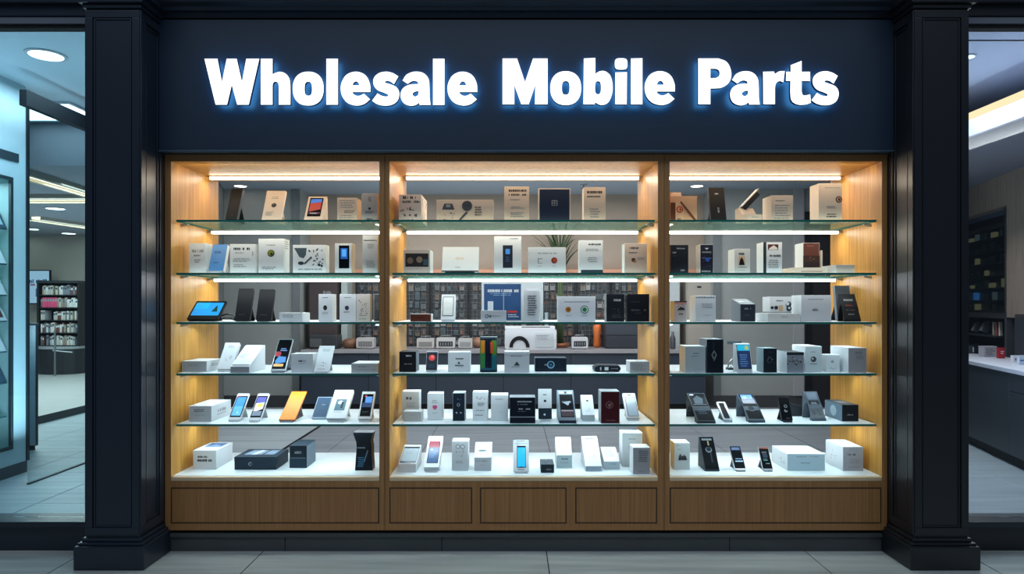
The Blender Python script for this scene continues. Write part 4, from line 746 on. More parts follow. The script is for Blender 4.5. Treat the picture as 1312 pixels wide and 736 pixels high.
def letter(contsets, T):
    m = MB()
    for conts in contsets:
        loops = []
        for cc in conts:
            pts = sample(cc) if any(len(q) > 2 for q in cc) else [Vector((q[0], q[1])) for q in cc]
            loops.append([(PX(T[0] + p[0] * T[2], LD) - scx, PZ(T[1] + p[1] * T[3], LD) - SZ0) for p in pts])
        cu = bpy.data.curves.new('g', 'CURVE'); cu.dimensions = '2D'; cu.fill_mode = 'BOTH'
        for lp in loops:
            sp = cu.splines.new('POLY'); sp.points.add(len(lp) - 1)
            for q, (x, z) in zip(sp.points, lp): q.co = (x, z, 0, 1)
            sp.use_cyclic_u = True
        ob = bpy.data.objects.new('g', cu); COL.objects.link(ob)
        bpy.context.view_layer.update()
        me = ob.evaluated_get(bpy.context.evaluated_depsgraph_get()).to_mesh()
        yF, yB = -.112, -.090
        for f in me.polygons:
            q = [me.vertices[i].co for i in f.vertices]
            m.face([(v.x, yF, v.y) for v in q], LFRONT)
            m.face([(v.x, yB, v.y) for v in q], LBACK)
        for lp in loops:
            for i in range(len(lp)):
                (xa, za), (xb, zb) = lp[i], lp[(i + 1) % len(lp)]
                m.face([(xa, yF, za), (xb, yF, zb), (xb, yB, zb), (xa, yB, za)], LSIDE)
        ob.to_mesh_clear(); bpy.data.objects.remove(ob); bpy.data.curves.remove(cu)
        # stand-off studs
        cxs = sum(x for x, z in loops[0]) / len(loops[0])
    zc = [p[1] for p in loops[0]]; x0 = min(p[0] for p in loops[0])
    return m.build('letter', SIGN)
for g, T in LET:
    letter(list(g) if isinstance(g, tuple) else [g], T)
# ------------------------------------------------------------------ pillars
def pillar(cxp, w, label, mat, side):
    R = thing('pillar', (cxp, -.08, 0), label, 'pillar', 'dark panelled pillars')
    hw = w / 2
    def rb(name, x0, x1, y0, y1, z0, z1, bevel=.004):
        mb = MB(); mb.box(x0, x1, y0, y1, z0, z1, mat); return mb.build(name, R, bevel=bevel)
    rb('shaft', -hw, hw, -.18, .2, 0, 3.45)
    # raised frame mouldings on the front and the inner side
    m = MB()
    def frame_front(x0, x1, z0, z1, t, y):
        m.box(x0, x1, y - .010, y + .002, z1 - t, z1, mat); m.box(x0, x1, y - .010, y + .002, z0, z0 + t, mat)
        m.box(x0, x0 + t, y - .010, y + .002, z0 + t, z1 - t, mat); m.box(x1 - t, x1, y - .010, y + .002, z0 + t, z1 - t, mat)
    frame_front(-hw, hw, .19, 3.19, .042, -.18)
    frame_front(-hw + .048, hw - .048, .235, 3.145, .008, -.176)
    m.build('front_moulding', R, bevel=.003)
    m = MB(); xs = side * hw
    def frame_side(y0, y1, z0, z1, t, d):
        a, b = (xs - .002 * side, xs + d * side); a, b = min(a, b), max(a, b)
        m.box(a, b, y0, y1, z1 - t, z1, mat); m.box(a, b, y0, y1, z0, z0 + t, mat)
        m.box(a, b, y0, y0 + t, z0 + t, z1 - t, mat); m.box(a, b, y1 - t, y1, z0 + t, z1 - t, mat)
    frame_side(-.185, .075, .19, 3.19, .05, .010)
    frame_side(-.125, .015, .25, 3.13, .012, .006)
    m.build('side_moulding', R, bevel=.003)
    m = MB()
    pr = [(.022, .135), (.022, .0), (-.0, .0)]
    m.box(-hw - .045, hw + .045, -.225, .2, 0, .135, mat)
    m.box(-hw - .032, hw + .032, -.212, .2, .135, .152, mat)
    m.box(-hw - .016, hw + .016, -.196, .2, .152, .175, mat)
    m.build('base', R, bevel=.008)
    m = MB()
    m.box(-hw - .014, hw + .014, -.196, .2, 3.2, 3.225, mat); m.box(-hw - .03, hw + .03, -.215, .2, 3.225, 3.26, mat); m.box(-hw - .05, hw + .05, -.235, .2, 3.26, 3.5, mat)
    m.build('capital', R, bevel=.006)
    return R
PD = DC - .26
xl0, xl1 = PX(110, PD), PX(179.5, PD); xr0, xr1 = PX(1171, PD), PX(1240, PD)
pillar((xl0 + xl1) / 2, xl1 - xl0, 'blue black panelled pillar left of the display, beside the shop with a bookcase', NAVY, 1)
pillar((xr0 + xr1) / 2, xr1 - xr0, 'near black panelled pillar right of the display, beside the dark wooden shop', BLACKP, -1)
# ------------------------------------------------------------------ side shop windows
def shop_window(n, x0, x1, mat):
    F_ = struct(sbox('window_%d' % n, x0, x1, .02, .14, 0, Z0p(675), mat, bevel=.004))
    m = MB(); m.box(x0, x1, -.02, .16, Z0p(675) + .0005, Z0p(668), M((40, 48, 58), .35, .2)); m.build('window_sill', F_, bevel=.004)
    m = MB(); m.box(x0, x1, -.02, .2, 3.262, 3.75, mat); m.box(x0, x1, -.06, .2, 3.33, 3.75, mat); m.box(x0, x1, -.10, .2, 3.40, 3.75, mat)
    m.build('window_header', F_, bevel=.006)
    m = MB(); m.box(x0, x1, .0, .06, 3.195, 3.215, GAP); m.box(x0, x1, -.01, .06, 3.216, 3.261, M((120, 124, 136), .35, .4)); m.build('window_frame', F_, bevel=.003)
    m = MB(); m.box(x0, x1, .075, .083, Z0p(668) + .001, 3.23, WINGLS); m.build('window_pane', F_)
    return F_
shop_window(1, -7.0, xl0 - .002, NAVY)
shop_window(2, xr1 + .002, 7.0, BLACKP)
# ------------------------------------------------------------------ floors
def floor(name, xs, y0, y1, mat, z=0.0, ys=None):
    m = MB(); g = .0035
    m.box(xs[0], xs[-1], y0, y1, z - .08, z - .004, GROUT)
    ys = ys or [y0, y1]
    for a, b in zip(xs, xs[1:]):
        for p, q in zip(ys, ys[1:]):
            m.box(a + g, b - g, p + g, q - g, z - .03, z, mat)
    return struct(m.build(name))
floor('floor', [-9, -5.6, -4.1, -2.6, -1.519, .21, 1.79, 2.74, 4.2, 5.8, 9], -7, .02, TILE, ys=[-7, -5.4, -3.8, -2.2, -.62, .02])
floor('floor.001', [-2.36, -1.88, -.92, .39, 1.29, 2.19, 3.2, 4.2, 5.2], .05, 7.2, TILE2, ys=[.05, 7.2])
bpy.data.objects['floor.001'].location.z = -.0005
floor('floor.002', [-14, -12, -10, -8, -6.6, -5.2, -4.4, -3.6, -2.4], .05, 11, TILE3, ys=[.05, 1.02, 1.98, 3.4, 5, 7, 9, 11])
floor('floor.003', [2.5, 3.2, 4.0, 4.8, 5.6, 7], .05, 8, TILE3, ys=[.05, 1.1, 2.2, 3.5, 5.5, 8])
for n_, dx in (('floor.002', -.001), ('floor.003', -.001)): bpy.data.objects[n_].location.z = dx
# ------------------------------------------------------------------ room behind the cabinets
GW = M((156, 162, 160), .7, noise=.15); GWD = M((112, 120, 122), .7, noise=.15); BEI = M((166, 152, 136), .7, noise=.15); CEI = M((146, 160, 172), .8)
def wall_quad(name, p0, p1, z0, z1, mat, th=.12):
    p0, p1 = Vector(p0), Vector(p1); d = (p1 - p0).normalized(); n = Vector((-d.y, d.x))
    m = MB(); q = [p0, p1, p1 + n * th, p0 + n * th]
    m.hexa([(v.x, v.y, z0) for v in q] + [(v.x, v.y, z1) for v in q], mat)
    return struct(m.build(name))
CH = 3.2
wall_quad('wall_left', (-2.52, .16), (-4.226, 5.9), 0, 3.45, GWD, th=-.0 + .1)
wall_quad('wall_right', (2.70, .16), (4.95, 5.9), 0, 3.45, GWD, th=-.1)
m = MB(); m.outline([(-2.69, .72, CH), (2.92, .72, CH), (4.98, 5.95, CH), (4.98, 6.6, CH), (-4.28, 6.6, CH), (-4.28, 5.95, CH)], (0, 0, .12), CEI); struct(m.build('ceiling'))
yP = 5.9
xq = lambda px, y: PX(px, DC + y)
struct_box('wall_back', xq(384, 6.4) - .6, xq(905, 6.4) + .6, 6.4, 6.55, 0, CH, BEI)
struct_box('wall_back_left', -4.226, xq(384, yP), yP, 6.38, 0, CH, GW)
struct_box('wall_back_right', xq(914, yP), 4.95, yP, 6.38, 0, CH, GW)
m = MB(); m.box(-4.22, xq(384, yP) + .006, yP - .015, yP, 0, .17, M((56, 60, 66), .5)); struct(m.build('baseboard_left'))
m = MB(); m.box(xq(914, yP) - .006, 4.9, yP - .015, yP, 0, .17, M((64, 66, 70), .5)); struct(m.build('baseboard_right'))
struct_box('trim_12', xq(455, 6.3), xq(905, 6.3), 6.26, 6.399, PZ(350.5, DC + 6.26), PZ(345.5, DC + 6.26), M((196, 142, 112), .5))
# darker strips at the grey panel edges, shade put into the colour
struct_box('trim_5', xq(375, yP), xq(384, yP) + .004, yP - .03, yP - .0005, .17, CH, GWD)
struct_box('trim_6', xq(914, yP) - .004, xq(923, yP), yP - .03, yP - .0005, .17, CH, GWD)
# dark sliding door at the right
root = struct(sbox('door_1', xq(1029, yP), xq(1066, yP), yP - .05, yP - .001, .02, 2.86, M((44, 44, 50), .4)))
m = MB(); m.box(xq(1029, yP), xq(1037, yP), yP - .07, yP - .052, .02, 2.86, M((24, 26, 32), .4)); m.build('door_stile', root)
struct_box('trim_7', xq(1016, yP), xq(1029, yP), yP - .04, yP - .0005, .17, CH, M((160, 164, 168), .6))
# ------------------------------------------------------------------ back counter
CY, CT = DC + 1.35 - DC + 4.2, .862       # counter front plane y
CY = 5.55
cx0, cx1 = xq(385, CY), xq(905, CY)
R = thing('service_counter', ((cx0 + cx1) / 2, CY, 0), 'long dark counter with a grey stone top behind the display', 'counter')
ccx = (cx0 + cx1) / 2
m = MB(); m.box(cx0 - ccx, cx1 - ccx, .03, .8, .09, CT - .05, M((46, 58, 72), .45, noise=.2))
for k in range(1, 6):
    xx = cx0 + (cx1 - cx0) * k / 6 - ccx; m.box(xx - .004, xx + .004, .027, .032, .1, CT - .06, GAP)
m.build('counter_body', R)
m = MB(); m.box(cx0 - ccx - .0, cx1 - ccx, 0, .845, CT - .05, CT, M((158, 158, 162), .35, noise=.2)); m.build('counter_top', R, bevel=.004)
m = MB(); m.box(cx0 - ccx, cx1 - ccx, .06, .8, 0, .09, GAP); m.build('toe_kick', R)
m = MB(); m.box(cx0 - ccx, cx1 - ccx, .012, .028, .50, .52, M((110, 130, 142), .3, .6)); m.build('rail', R)
# wall display of dark wire grids with packets above the counter
yG = 6.36
gz0, gz1 = CT + .0, PZ(357, DC + yG)
def grid(px0, px1, label):
    x0, x1 = xq(px0, yG), xq(px1, yG); cx = (x0 + x1) / 2
    R = thing('wire_grid_panel', (cx, yG, gz0 + .001), label, 'grid panel', 'wire grid panels on the back wall')
    hw = (x1 - x0) / 2; H = gz1 - gz0
    m = MB(); m.box(-hw, hw, .0, .03, 0, H, M((52, 58, 64), .5, noise=.4)); m.build('back_board', R)
    m = MB(); t = .018
    for a, b, c1, d in ((-hw, -hw + t, 0, H), (hw - t, hw, 0, H), (-hw, hw, 0, t), (-hw, hw, H - t, H)): m.box(a, b, -.03, 0, c1, d, M((22, 26, 32), .5))
    m.build('frame', R)
    m = MB(); n = max(3, int(hw * 2 / .06))
    for i in range(1, n): x = -hw + 2 * hw * i / n; m.box(x - .002, x + .002, -.012, -.008, t, H - t, M((110, 118, 118), .4))
    for j in range(1, int(H / .06)): z = H * j / int(H / .06); m.box(-hw + t, hw - t, -.0125, -.0085, z - .002, z + .002, M((110, 118, 118), .4))
    m.build('wire_mesh', R)
    return x0, x1
gsp = [(519, 551, 'narrow dark wire grid panel at the left end of the back wall display'), (552, 600, 'dark wire grid panel behind the white e-reader'), (601, 662, 'dark wire grid panel half hidden by the navy poster box'),
       (663, 738, 'dark wire grid panel behind the potted plant'), (739, 782, 'dark wire grid panel above the white clock radio'), (783, 822, 'dark wire grid panel at the right end of the back wall display'), (456, 490, 'dark wire grid panel left of the wooden post, above the small radios')]
rg_ = random.Random(21)
pc = [c(104, 110, 110), c(132, 132, 128), c(70, 78, 82), c(122, 108, 92), c(84, 98, 104), c(150, 152, 150), c(104, 78, 66), c(54, 62, 66)]
first = {}
for p0, p1, lb in gsp:
    x0, x1 = grid(p0, p1, lb)
    nx = max(2, int((x1 - x0 - .05) / .092)); 
    for j in range(7):
        for i in range(nx):
            if rg_.random() < .1: continue
            mat = rg_.choice(pc)
            if mat not in first:
                m = MB(); m.box(-.036, .036, 0, .012, 0, .105, mat)
                art(m, (-.036, 0, .105), (.072, 0, 0), (0, 0, -.105), [('r', .1, .06, .9, .3, rg_.choice(pc)), ('t', .12, .4, .88, .9, 4, rg_.choice([INK, INKL]))], rg_)
                o = m.build('hanging_packet'); first[mat] = o
            else:
                o = first[mat].copy(); COL.objects.link(o)
            o.location = (x0 + .045 + (x1 - x0 - .09) * (i + .5) / nx + rg_.uniform(-.008, .008), yG - .0255, gz0 + .03 + j * .138 + rg_.uniform(-.01, .01))
            o.scale = (rg_.uniform(.65, 1.1), 1, rg_.uniform(.6, 1.15))
            tag(o, 'small dull coloured packet hanging on a dark wire grid behind the counter', 'packet', 'packets hanging on the wire grids')
# tall cabinets flanking the grids
def tall_cab(name, px0, px1, z0, z1, mat, label, y=6.05, extras=None, cat='cabinet'):
    x0, x1 = xq(px0, y), xq(px1, y); cx = (x0 + x1) / 2; hw = (x1 - x0) / 2
    R = thing(name, (cx, y, z0), label, cat)
    m = MB(); m.box(-hw, hw, 0, 6.38 - y, 0, z1 - z0, mat); m.build('cabinet_body', R, bevel=.004)
    if extras: extras(R, hw, z1 - z0)
    return R
def ex1(R, hw, H):
    m = MB(); m.box(-hw + .03, hw - .03, -.012, 0, .03, H - .03, M((74, 66, 66), .35))
    art(m, (-hw + .03, -.0125, H - .03), (2 * hw - .06, 0, 0), (0, 0, -(H - .06)), [('h', .5, .16, .82, .24, INKL), ('h', .56, .26, .8, .31, INK), ('t', .1, .48, .9, .56, 2, INK)], random.Random(5))
    m.build('door', R, bevel=.003)
tall_cab('poster_cabinet', 394, 435, CT + .001, PZ(357, DC + 6.05), M((40, 36, 38), .4), 'tall dark brown cabinet with pale lettering behind the flat white box', extras=ex1)
tall_cab('glass_column', 437, 445, CT + .001, PZ(355, DC + 6.05), M((170, 182, 180), .35), 'narrow pale column beside the dark brown lettered cabinet', cat='column')
def ex2(R, hw, H):
    m = MB(); m.box(-hw + .02, hw - .01, -.012, 0, .02, H - .02, M((164, 160, 150), .5)); m.build('door', R, bevel=.003)
    m = MB(); m.box(-.03, .03, -.02, -.0125, H - .14, H - .115, INKD); m.build('handle', R)
tall_cab('beige_locker', 879, 912, CT + .001, PZ(357, DC + 6.05), M((150, 146, 138), .5), 'beige locker with a small black handle behind the right display cabinet', extras=ex2)
tall_cab('pale_shelf_unit', 846, 871, CT + .001, PZ(357, DC + 6.05), M((176, 186, 186), .5), 'pale grey narrow shelf unit left of the beige locker', extras=lambda R, hw, H: [MB() and None])
# dark box cabinet on the counter, right
x0, x1 = xq(776, 5.8), xq(848, 5.8)
R = thing('drawer_cabinet', ((x0 + x1) / 2, 5.8, CT + .001), 'wide charcoal drawer cabinet standing on the counter right end', 'cabinet'); hw = (x1 - x0) / 2
m = MB(); m.box(-hw, hw, .02, .5, 0, .38, M((52, 58, 68), .45)); m.build('cabinet_body', R, bevel=.004)
for k in range(2):
    m = MB(); m.box(-hw + .01, hw - .01, 0, .02, .012 + k * .185, .185 + k * .185, M((44, 50, 60), .45)); m.build('drawer', R, bevel=.003)
# potted plant
yp = 6.12; px_ = xq(718, yp)
R = thing('potted_plant', (px_, yp, CT + .001), 'tall spiky leaved plant in a copper dish on the counter', 'plant')
m = MB(); m.lathe([(.09, 0), (.13, .02), (.14, .06), (.13, .065), (.12, .03), (.02, .03)], M((170, 108, 78), .35, .4)); m.build('dish', R, smooth=True)
m = MB(); GRN = M((64, 84, 52), .6); GRN2 = M((44, 66, 40), .6)
rp = random.Random(5)
for k in range(9):
    a = rp.uniform(0, 6.28); r0 = rp.uniform(.0, .05)
    m.tube([(r0 * math.cos(a), r0 * math.sin(a), .02), (r0 * math.cos(a) * 1.3 + rp.uniform(-.02, .02), r0 * math.sin(a), .6), (r0 * math.cos(a), r0 * math.sin(a), 1.3)], [.022, .02, .016], rp.choice([GRN, M((122, 116, 84), .7)]), seg=6)
m.build('stems', R, smooth=True)
for k in range(34):
    a = rp.uniform(0, 2 * math.pi); sp = rp.uniform(.12, 1.1); L = rp.uniform(.6, .98); zb = rp.uniform(.95, 1.3)
    m = MB(); n = 7; w0 = rp.uniform(.016, .026); L_, R_ = [], []
    perp = Vector((-math.sin(a), math.cos(a), 0))
    for i in range(n + 1):
        s = i / n; rr = sp * s ** 1.3 * L; z = zb + L * s * (1 - .42 * sp * s)
        p = Vector((rr * math.cos(a), rr * math.sin(a) * (.4 if math.sin(a) < 0 else .18), z)); w = w0 * (1 - s ** 1.6) + .001
        L_.append(p - perp * w); R_.append(p + perp * w)
    for i in range(n): m.face([L_[i], R_[i], R_[i + 1], L_[i + 1]], GRN if k % 2 else GRN2)
    m.build('leaf', R)
# small goods on the counter
def radio(px, w, h, label, body, face, y=5.75, z=None, wood_=False):
    x = xq(px, y); R = thing('table_radio', (x, y, CT + .001), label, 'radio', 'small devices on the back counter')
    m = MB(); m.outline([(a - w / 2, 0, b + .012) for a, b in rrect(w, h, .02)], (0, .13, 0), body); m.build('radio_body', R)
    m = MB(); m.box(-w * .38, w * .38, -.006, .001, h * .25, h * .72, face)
    for i in range(5): m.box(-w * .3 + i * w * .14, -w * .26 + i * w * .14, -.008, -.005, h * .34, h * .62, INKL)
    m.build('speaker_grille', R)
    m = MB()
    for s in (-1, 1): m.box(s * w * .35 - .015, s * w * .35 + .015, .02, .1, 0, .0125, DK)
    m.build('foot', R)
    m = MB(); m.tube([(-w * .3, .06, h + .01), (-w * .28, .06, h + .04), (w * .28, .06, h + .04), (w * .3, .06, h + .01)], .006, SILV); m.build('handle', R, smooth=True)
radio(545, .25, .14, 'white radio with a wooden underside, leftmost on the back counter', c(190, 188, 184), c(130, 128, 124))
radio(571, .27, .15, 'white radio with a wide dark speaker slot on the back counter', c(196, 196, 194), c(60, 62, 66))
radio(596, .2, .14, 'plain white square radio beside the rainbow tin', c(186, 186, 184), c(150, 152, 152))
radio(743, .23, .16, 'white clock radio with a dark display beside the plant dish', c(200, 202, 204), c(52, 58, 64), y=5.7)
radio(468, .26, .15, 'white radio with a grey front behind the leaning white cards', c(186, 184, 182), c(120, 118, 118))
x = xq(445, 5.72); m = MB(); m.lathe([(.08, 0), (.12, .05), (.11, .11), (.06, .14), (.02, .145)], M((120, 84, 62), .5)); o = m.build('copper_pot', smooth=True); o.location = (x, 5.9, CT + .001); tag(o, 'rounded copper brown pot left of the white radios on the counter', 'pot')
x = xq(613, 5.72); m = MB(); m.lathe([(.07, 0), (.11, .04), (.10, .12), (.05, .15), (.02, .155)], M((150, 112, 90), .5)); o = m.build('copper_pot', smooth=True); o.location = (x, 6.05, CT + .001); tag(o, 'pale copper pot half hidden by the rainbow tin', 'pot')
x = xq(414, 5.7); R = thing('toaster_oven', (x, 5.7, CT + .001), 'dark grey oven like box on the counter behind the colourful phone', 'appliance')
m = MB(); m.box(-.2, .2, 0, .3, .012, .2, M((54, 58, 62), .4)); m.build('oven_body', R, bevel=.012); m = MB(); m.box(-.19, -.02, -.006, 0, .03, .15, M((86, 90, 92), .3)); m.build('door', R, bevel=.003)
m = MB()
for sx in (-.17, .17): m.box(sx - .02, sx + .02, .03, .25, 0, .0125, DK)
m.build('feet', R)
x = xq(679, 5.66); R = thing('label_printer', (x, 5.66, CT + .001), 'large white machine with a black half ring opening on the counter', 'machine')
m = MB(); m.outline([(a - .36, 0, b) for a, b in rrect(.74, .29, .03)], (0, .3, 0), c(196, 202, 206)); m.build('machine_body', R)
m = MB()
q = []
for k in range(13):
    an = math.pi * k / 12; q.append((-.15 + .145 * math.cos(an), -.012, .03 + .16 * math.sin(an)))
for k in range(13):
    an = math.pi * (12 - k) / 12; q.append((-.15 + .095 * math.cos(an), -.012, .03 + .105 * math.sin(an)))
m.outline(q, (0, .011, 0), DK); m.build('ring_opening', R)
m = MB(); m.outline([(.07 + a, -.008, .03 + b) for a, b in rrect(.27, .2, .02)], (0, .007, 0), c(180, 188, 192)); art(m, (.09, -.0085, .2), (.2, 0, 0), (0, 0, -.14), [('r', 0, 0, .9, .04, INK), ('t', 0, .1, .9, .5, 3, INKL)], rg_); m.build('access_panel', R)
m = MB(); m.box(-.36, .36, .02, .28, .2905, .33, c(210, 214, 216)); art(m, (-.3, .0195, .325), (.6, 0, 0), (0, 0, -.02), [('r', .3, .1, .98, .7, INKD)], rg_); m.build('lid', R, bevel=.006)
x = xq(765, 6.1); m = MB(); m.lathe([(.04, 0), (.06, .03), (.05, .16), (.065, .3), (.05, .34), (.03, .34)], M((206, 110, 54), .4)); o = m.build('orange_vase', smooth=True); o.location = (x, 6.1, CT + .001); tag(o, 'orange vase standing between the badge box and the dark pair of boxes', 'vase')
x = xq(700, 6.12); m = MB(); m.lathe([(.045, 0), (.05, .03), (.05, .26), (.025, .34), (.025, .5), (.03, .52)], M((150, 178, 190), .2)); o = m.build('tall_bottle', smooth=True); o.location = (x, 6.12, CT + .001); tag(o, 'tall pale blue bottle on the counter left of the plant', 'bottle')
x = xq(862, 5.72); m = MB(); m.lathe([(.035, 0), (.04, .02), (.04, .16), (.018, .2), (.018, .25)], M((70, 74, 78), .3)); o = m.build('dark_bottle', smooth=True); o.location = (x, 5.72, CT + .001); tag(o, 'dark bottle on the counter at the left edge of the right cabinet', 'bottle')
# ceiling lights of the room
def downlight(x, y, z, r, label, s=8, colr=(255, 244, 228)):
    R = thing('ceiling_light', (x, y, z), label, 'ceiling light', 'round recessed ceiling lights')
    m = MB(); n = 28; ri, ro = r, r * 1.22
    for k in range(n):
        a, b = 2 * math.pi * k / n, 2 * math.pi * (k + 1) / n
        m.hexa([(ri * math.cos(a), ri * math.sin(a), -.012), (ro * math.cos(a), ro * math.sin(a), -.008), (ro * math.cos(b), ro * math.sin(b), -.008), (ri * math.cos(b), ri * math.sin(b), -.012),
                (ri * math.cos(a), ri * math.sin(a), 0), (ro * math.cos(a), ro * math.sin(a), 0), (ro * math.cos(b), ro * math.sin(b), 0), (ri * math.cos(b), ri * math.sin(b), 0)], c(170, 176, 180))
    m.build('trim_ring', R)
    m = MB(); m.lathe([(r * .98, -.008), (r * .98, -.001)], E(colr, s, 'lamp')); m.build('diffuser', R)
def at_z(px, py, z):
    D = (z - EZ) * F / (HY - py); return PX(px, D), D - DC
x, y = at_z(308, 238, CH); downlight(x, y, CH, .085, 'round ceiling light seen above the charcoal tablet at the top left')
x, y = at_z(893, 238, CH); downlight(x, y, CH, .085, 'round ceiling light seen above the tan strap box at the top right')
x, y = at_z(748, 236, CH); m = MB(); m.lathe([(.05, -.006), (.06, .001)], SILV); m.lathe([(.012, -.06), (.014, -.006)], SILV); m.lathe([(.045, -.066), (.045, -.06)], SILV); o = m.build('ceiling_sprinkler', smooth=False); o.location = (x, y, CH); tag(o, 'small silver sprinkler head on the ceiling above the navy box', 'sprinkler')
# ------------------------------------------------------------------ left side shop
LW = M((196, 214, 220), .6, noise=.1); LC = M((178, 196, 206), .8)
xW = -4.38
# white wall facing right with a recessed lit case
zc0, zc1, yc0, yc1 = .24, 2.62, .6, 1.83
m = MB()
m.box(xW - .5, xW, .3, yc0, .1, 3.47, LW); m.box(xW - .5, xW, yc1, 2.0, .1, 3.47, LW)
m.box(xW - .5, xW, yc0, yc1, .1, zc0, LW); m.box(xW - .5, xW, yc0, yc1, zc1, 3.47, LW)
struct(m.build('wall_side'))
struct_box('trim_8', xW - .5, xW + .01, .3, 2.005, 0, .1, M((46, 56, 64), .5))
struct_box('trim_9', xW + .0005, xW + .012, .4, 1.9, 2.765, 2.84, M((44, 56, 64), .5))
R = thing('wall_display_case', (xW, yc1, zc0), 'recessed glass display case with pale shelves in the white wall, far left', 'display case')
TL = M((150, 178, 178), .5, noise=.1)
m = MB(); m.box(-.46, -.44, yc0 - yc1, 0, 0, zc1 - zc0, TL); m.box(-.44, -.001, -.012, -.0005, 0, zc1 - zc0, TL); m.build('back_panel', R)
m = MB(); t = .03; H = zc1 - zc0; l0 = yc0 - yc1
for a, b, p, q in ((l0, 0, 0, t), (l0, 0, H - t, H), (-t, 0, t, H - t), (l0, l0 + t, t, H - t)): m.box(-.01, .014, a, b, p, q, M((34, 50, 56), .4))
m.build('frame', R, bevel=.002)
yv = 1.78; Dv = DC + yv
shz = []
for k, py in enumerate((293, 338, 378, 411, 450, 490, 533)):
    z = PZ(py, 6.0); shz.append(z)
    m = MB(); m.box(-.43, -.02, yc0 - yc1 + .03, -.035, z - zc0 - .012, z - zc0, GLS, {'right': M((40, 70, 74), .3)}); m.build('glass_shelf', R)
for k, (z, yy) in enumerate(zip(shz, (1.735, 1.73, 1.735, 1.74, 1.73, 1.735))):
    lb = ['grey phone card on the top shelf of the recessed case', 'white phone card on the second shelf of the recessed case', 'white phone card on the third shelf of the recessed case', 'white card with a dark picture on the fourth shelf of the recessed case',
          'white phone card on the fifth shelf of the recessed case', 'dark folded booklet on the sixth shelf of the recessed case'][k]
    T_ = thing('display_card', (xW - .025, yy, z + .001), lb, 'card', 'cards in the recessed case')
    m = MB(); m.outline([(-.0, -.11, .0), (0, .07, .0), (-.07, .07, .15), (-.07, -.11, .15)], (-.014, 0, -.004), c(60, 80, 96) if k in (0, 5) else W)
    if k in (0, 3): m.face([(.001 - .012, -.08, .028), (.001 - .012, .04, .028), (.001 - .055, .04, .12), (.001 - .055, -.08, .12)], c(96, 60, 56) if k == 3 else c(160, 180, 190))
    m.build('card', T_)
    m = MB(); m.box(-.12, -.085, -.06, .02, 0, .02, W2); m.hexa([(-.1, -.04, .02), (-.09, -.04, .02), (-.09, .0, .02), (-.1, .0, .02), (-.07, -.04, .1), (-.062, -.04, .1), (-.062, 0, .1), (-.07, 0, .1)], W2); m.build('prop', T_)
struct_box('trim_11', xW - .5, xW + .015, 2.001, 2.03, .1, 3.3, M((26, 34, 40), .5))
# near ceiling, soffit and far ceiling
struct_box('ceiling.001', -9, -2.55, .21, 3.2, 3.47, 3.6, LC)
struct_box('ceiling.002', -14, -4.36, 3.2, 11, 3.0, 3.6, M((136, 140, 148), .8))
struct_box('wall_far', -14, -4.4, 10.8, 11, 0, 3.0, M((176, 168, 158), .8))
struct_box('wall_far_side', -14.1, -14, .3, 11, 0, 3.3, M((150, 150, 150), .8))
x, y = at_z(59, 70, 3.47); downlight(x, y, 3.47, .12, 'large round ceiling light at the top left, nearest the front window', 14, (240, 250, 255))
for px, py, lb in ((71, 267, 'round ceiling light below the long straight cove light in the left shop'), (40, 293.5, 'leftmost small round light deep in the left shop'), (88, 299, 'small round light right of centre deep in the left shop'), (84, 308.5, 'lowest small round light deep in the left shop near the far wall')):
    x, y = at_z(px, py, 3.0); y = min(y, 10.4); downlight(x, y, 3.0, .13, lb, 9)
def cove(name, p0, p1, w, z, label, s=6.0):
    p0, p1 = Vector(p0), Vector(p1); d = (p1 - p0).normalized(); n = Vector((-d.y, d.x)); mid = (p0 + p1) / 2
    R = thing('cove_light', (mid.x, mid.y, z), label, 'cove light', 'linear cove lights')
    def strip(w0, w1, z0, z1, mat, nm):
        m = MB(); q = [p0 + n * w0 - mid, p1 + n * w0 - mid, p1 + n * w1 - mid, p0 + n * w1 - mid]
        m.hexa([(v.x, v.y, z0) for v in q] + [(v.x, v.y, z1) for v in q], mat); m.build(nm, R)
    strip(-w / 2, w / 2, -.03, -.002, E((255, 224, 184), s, 'warm_cove'), 'light_strip')
    strip(-w / 2 - .05, -w / 2, -.07, -.001, c(190, 176, 160), 'cove_lip'); strip(w / 2, w / 2 + .05, -.07, -.001, c(190, 176, 160), 'cove_lip')
x0, y0 = at_z(20, 216, 3.0); x1, y1 = at_z(125, 248, 3.0); cove('c', (x0, y0), (x1, y1), .16, 3.0, 'slanting warm cove light nearest the glass partition in the left shop')
x0, y0 = at_z(20, 252, 3.0); x1, y1 = at_z(130, 252, 3.0); cove('c', (x0, y0), (x1, y1), .3, 3.0, 'straight warm cove light running across the left shop ceiling')
x0, y0 = at_z(46, 278, 3.0); x1, y1 = at_z(125, 290, 3.0); cove('c', (x0, y0), (x1, y1), .16, 3.0, 'short slanting warm cove light deepest in the left shop')
# ceiling panel light behind the partition
D_ = 6.9; R = thing('ceiling_panel_light', (-4.72, 2.78, 3.47), 'square white ceiling panel light cut to a triangle by the partition rail', 'ceiling light')
m = MB(); m.box(-.42, .42, -.3, .3, -.012, -.001, E((235, 246, 255), 5, 'panel')); m.build('diffuser', R)
m = MB()
for a in ((-.45, -.42, -.33, .33), (.42, .45, -.33, .33), (-.42, .42, -.33, -.3), (-.42, .42, .3, .33)): m.box(*a, -.02, -.001, W2)
m.build('frame', R)
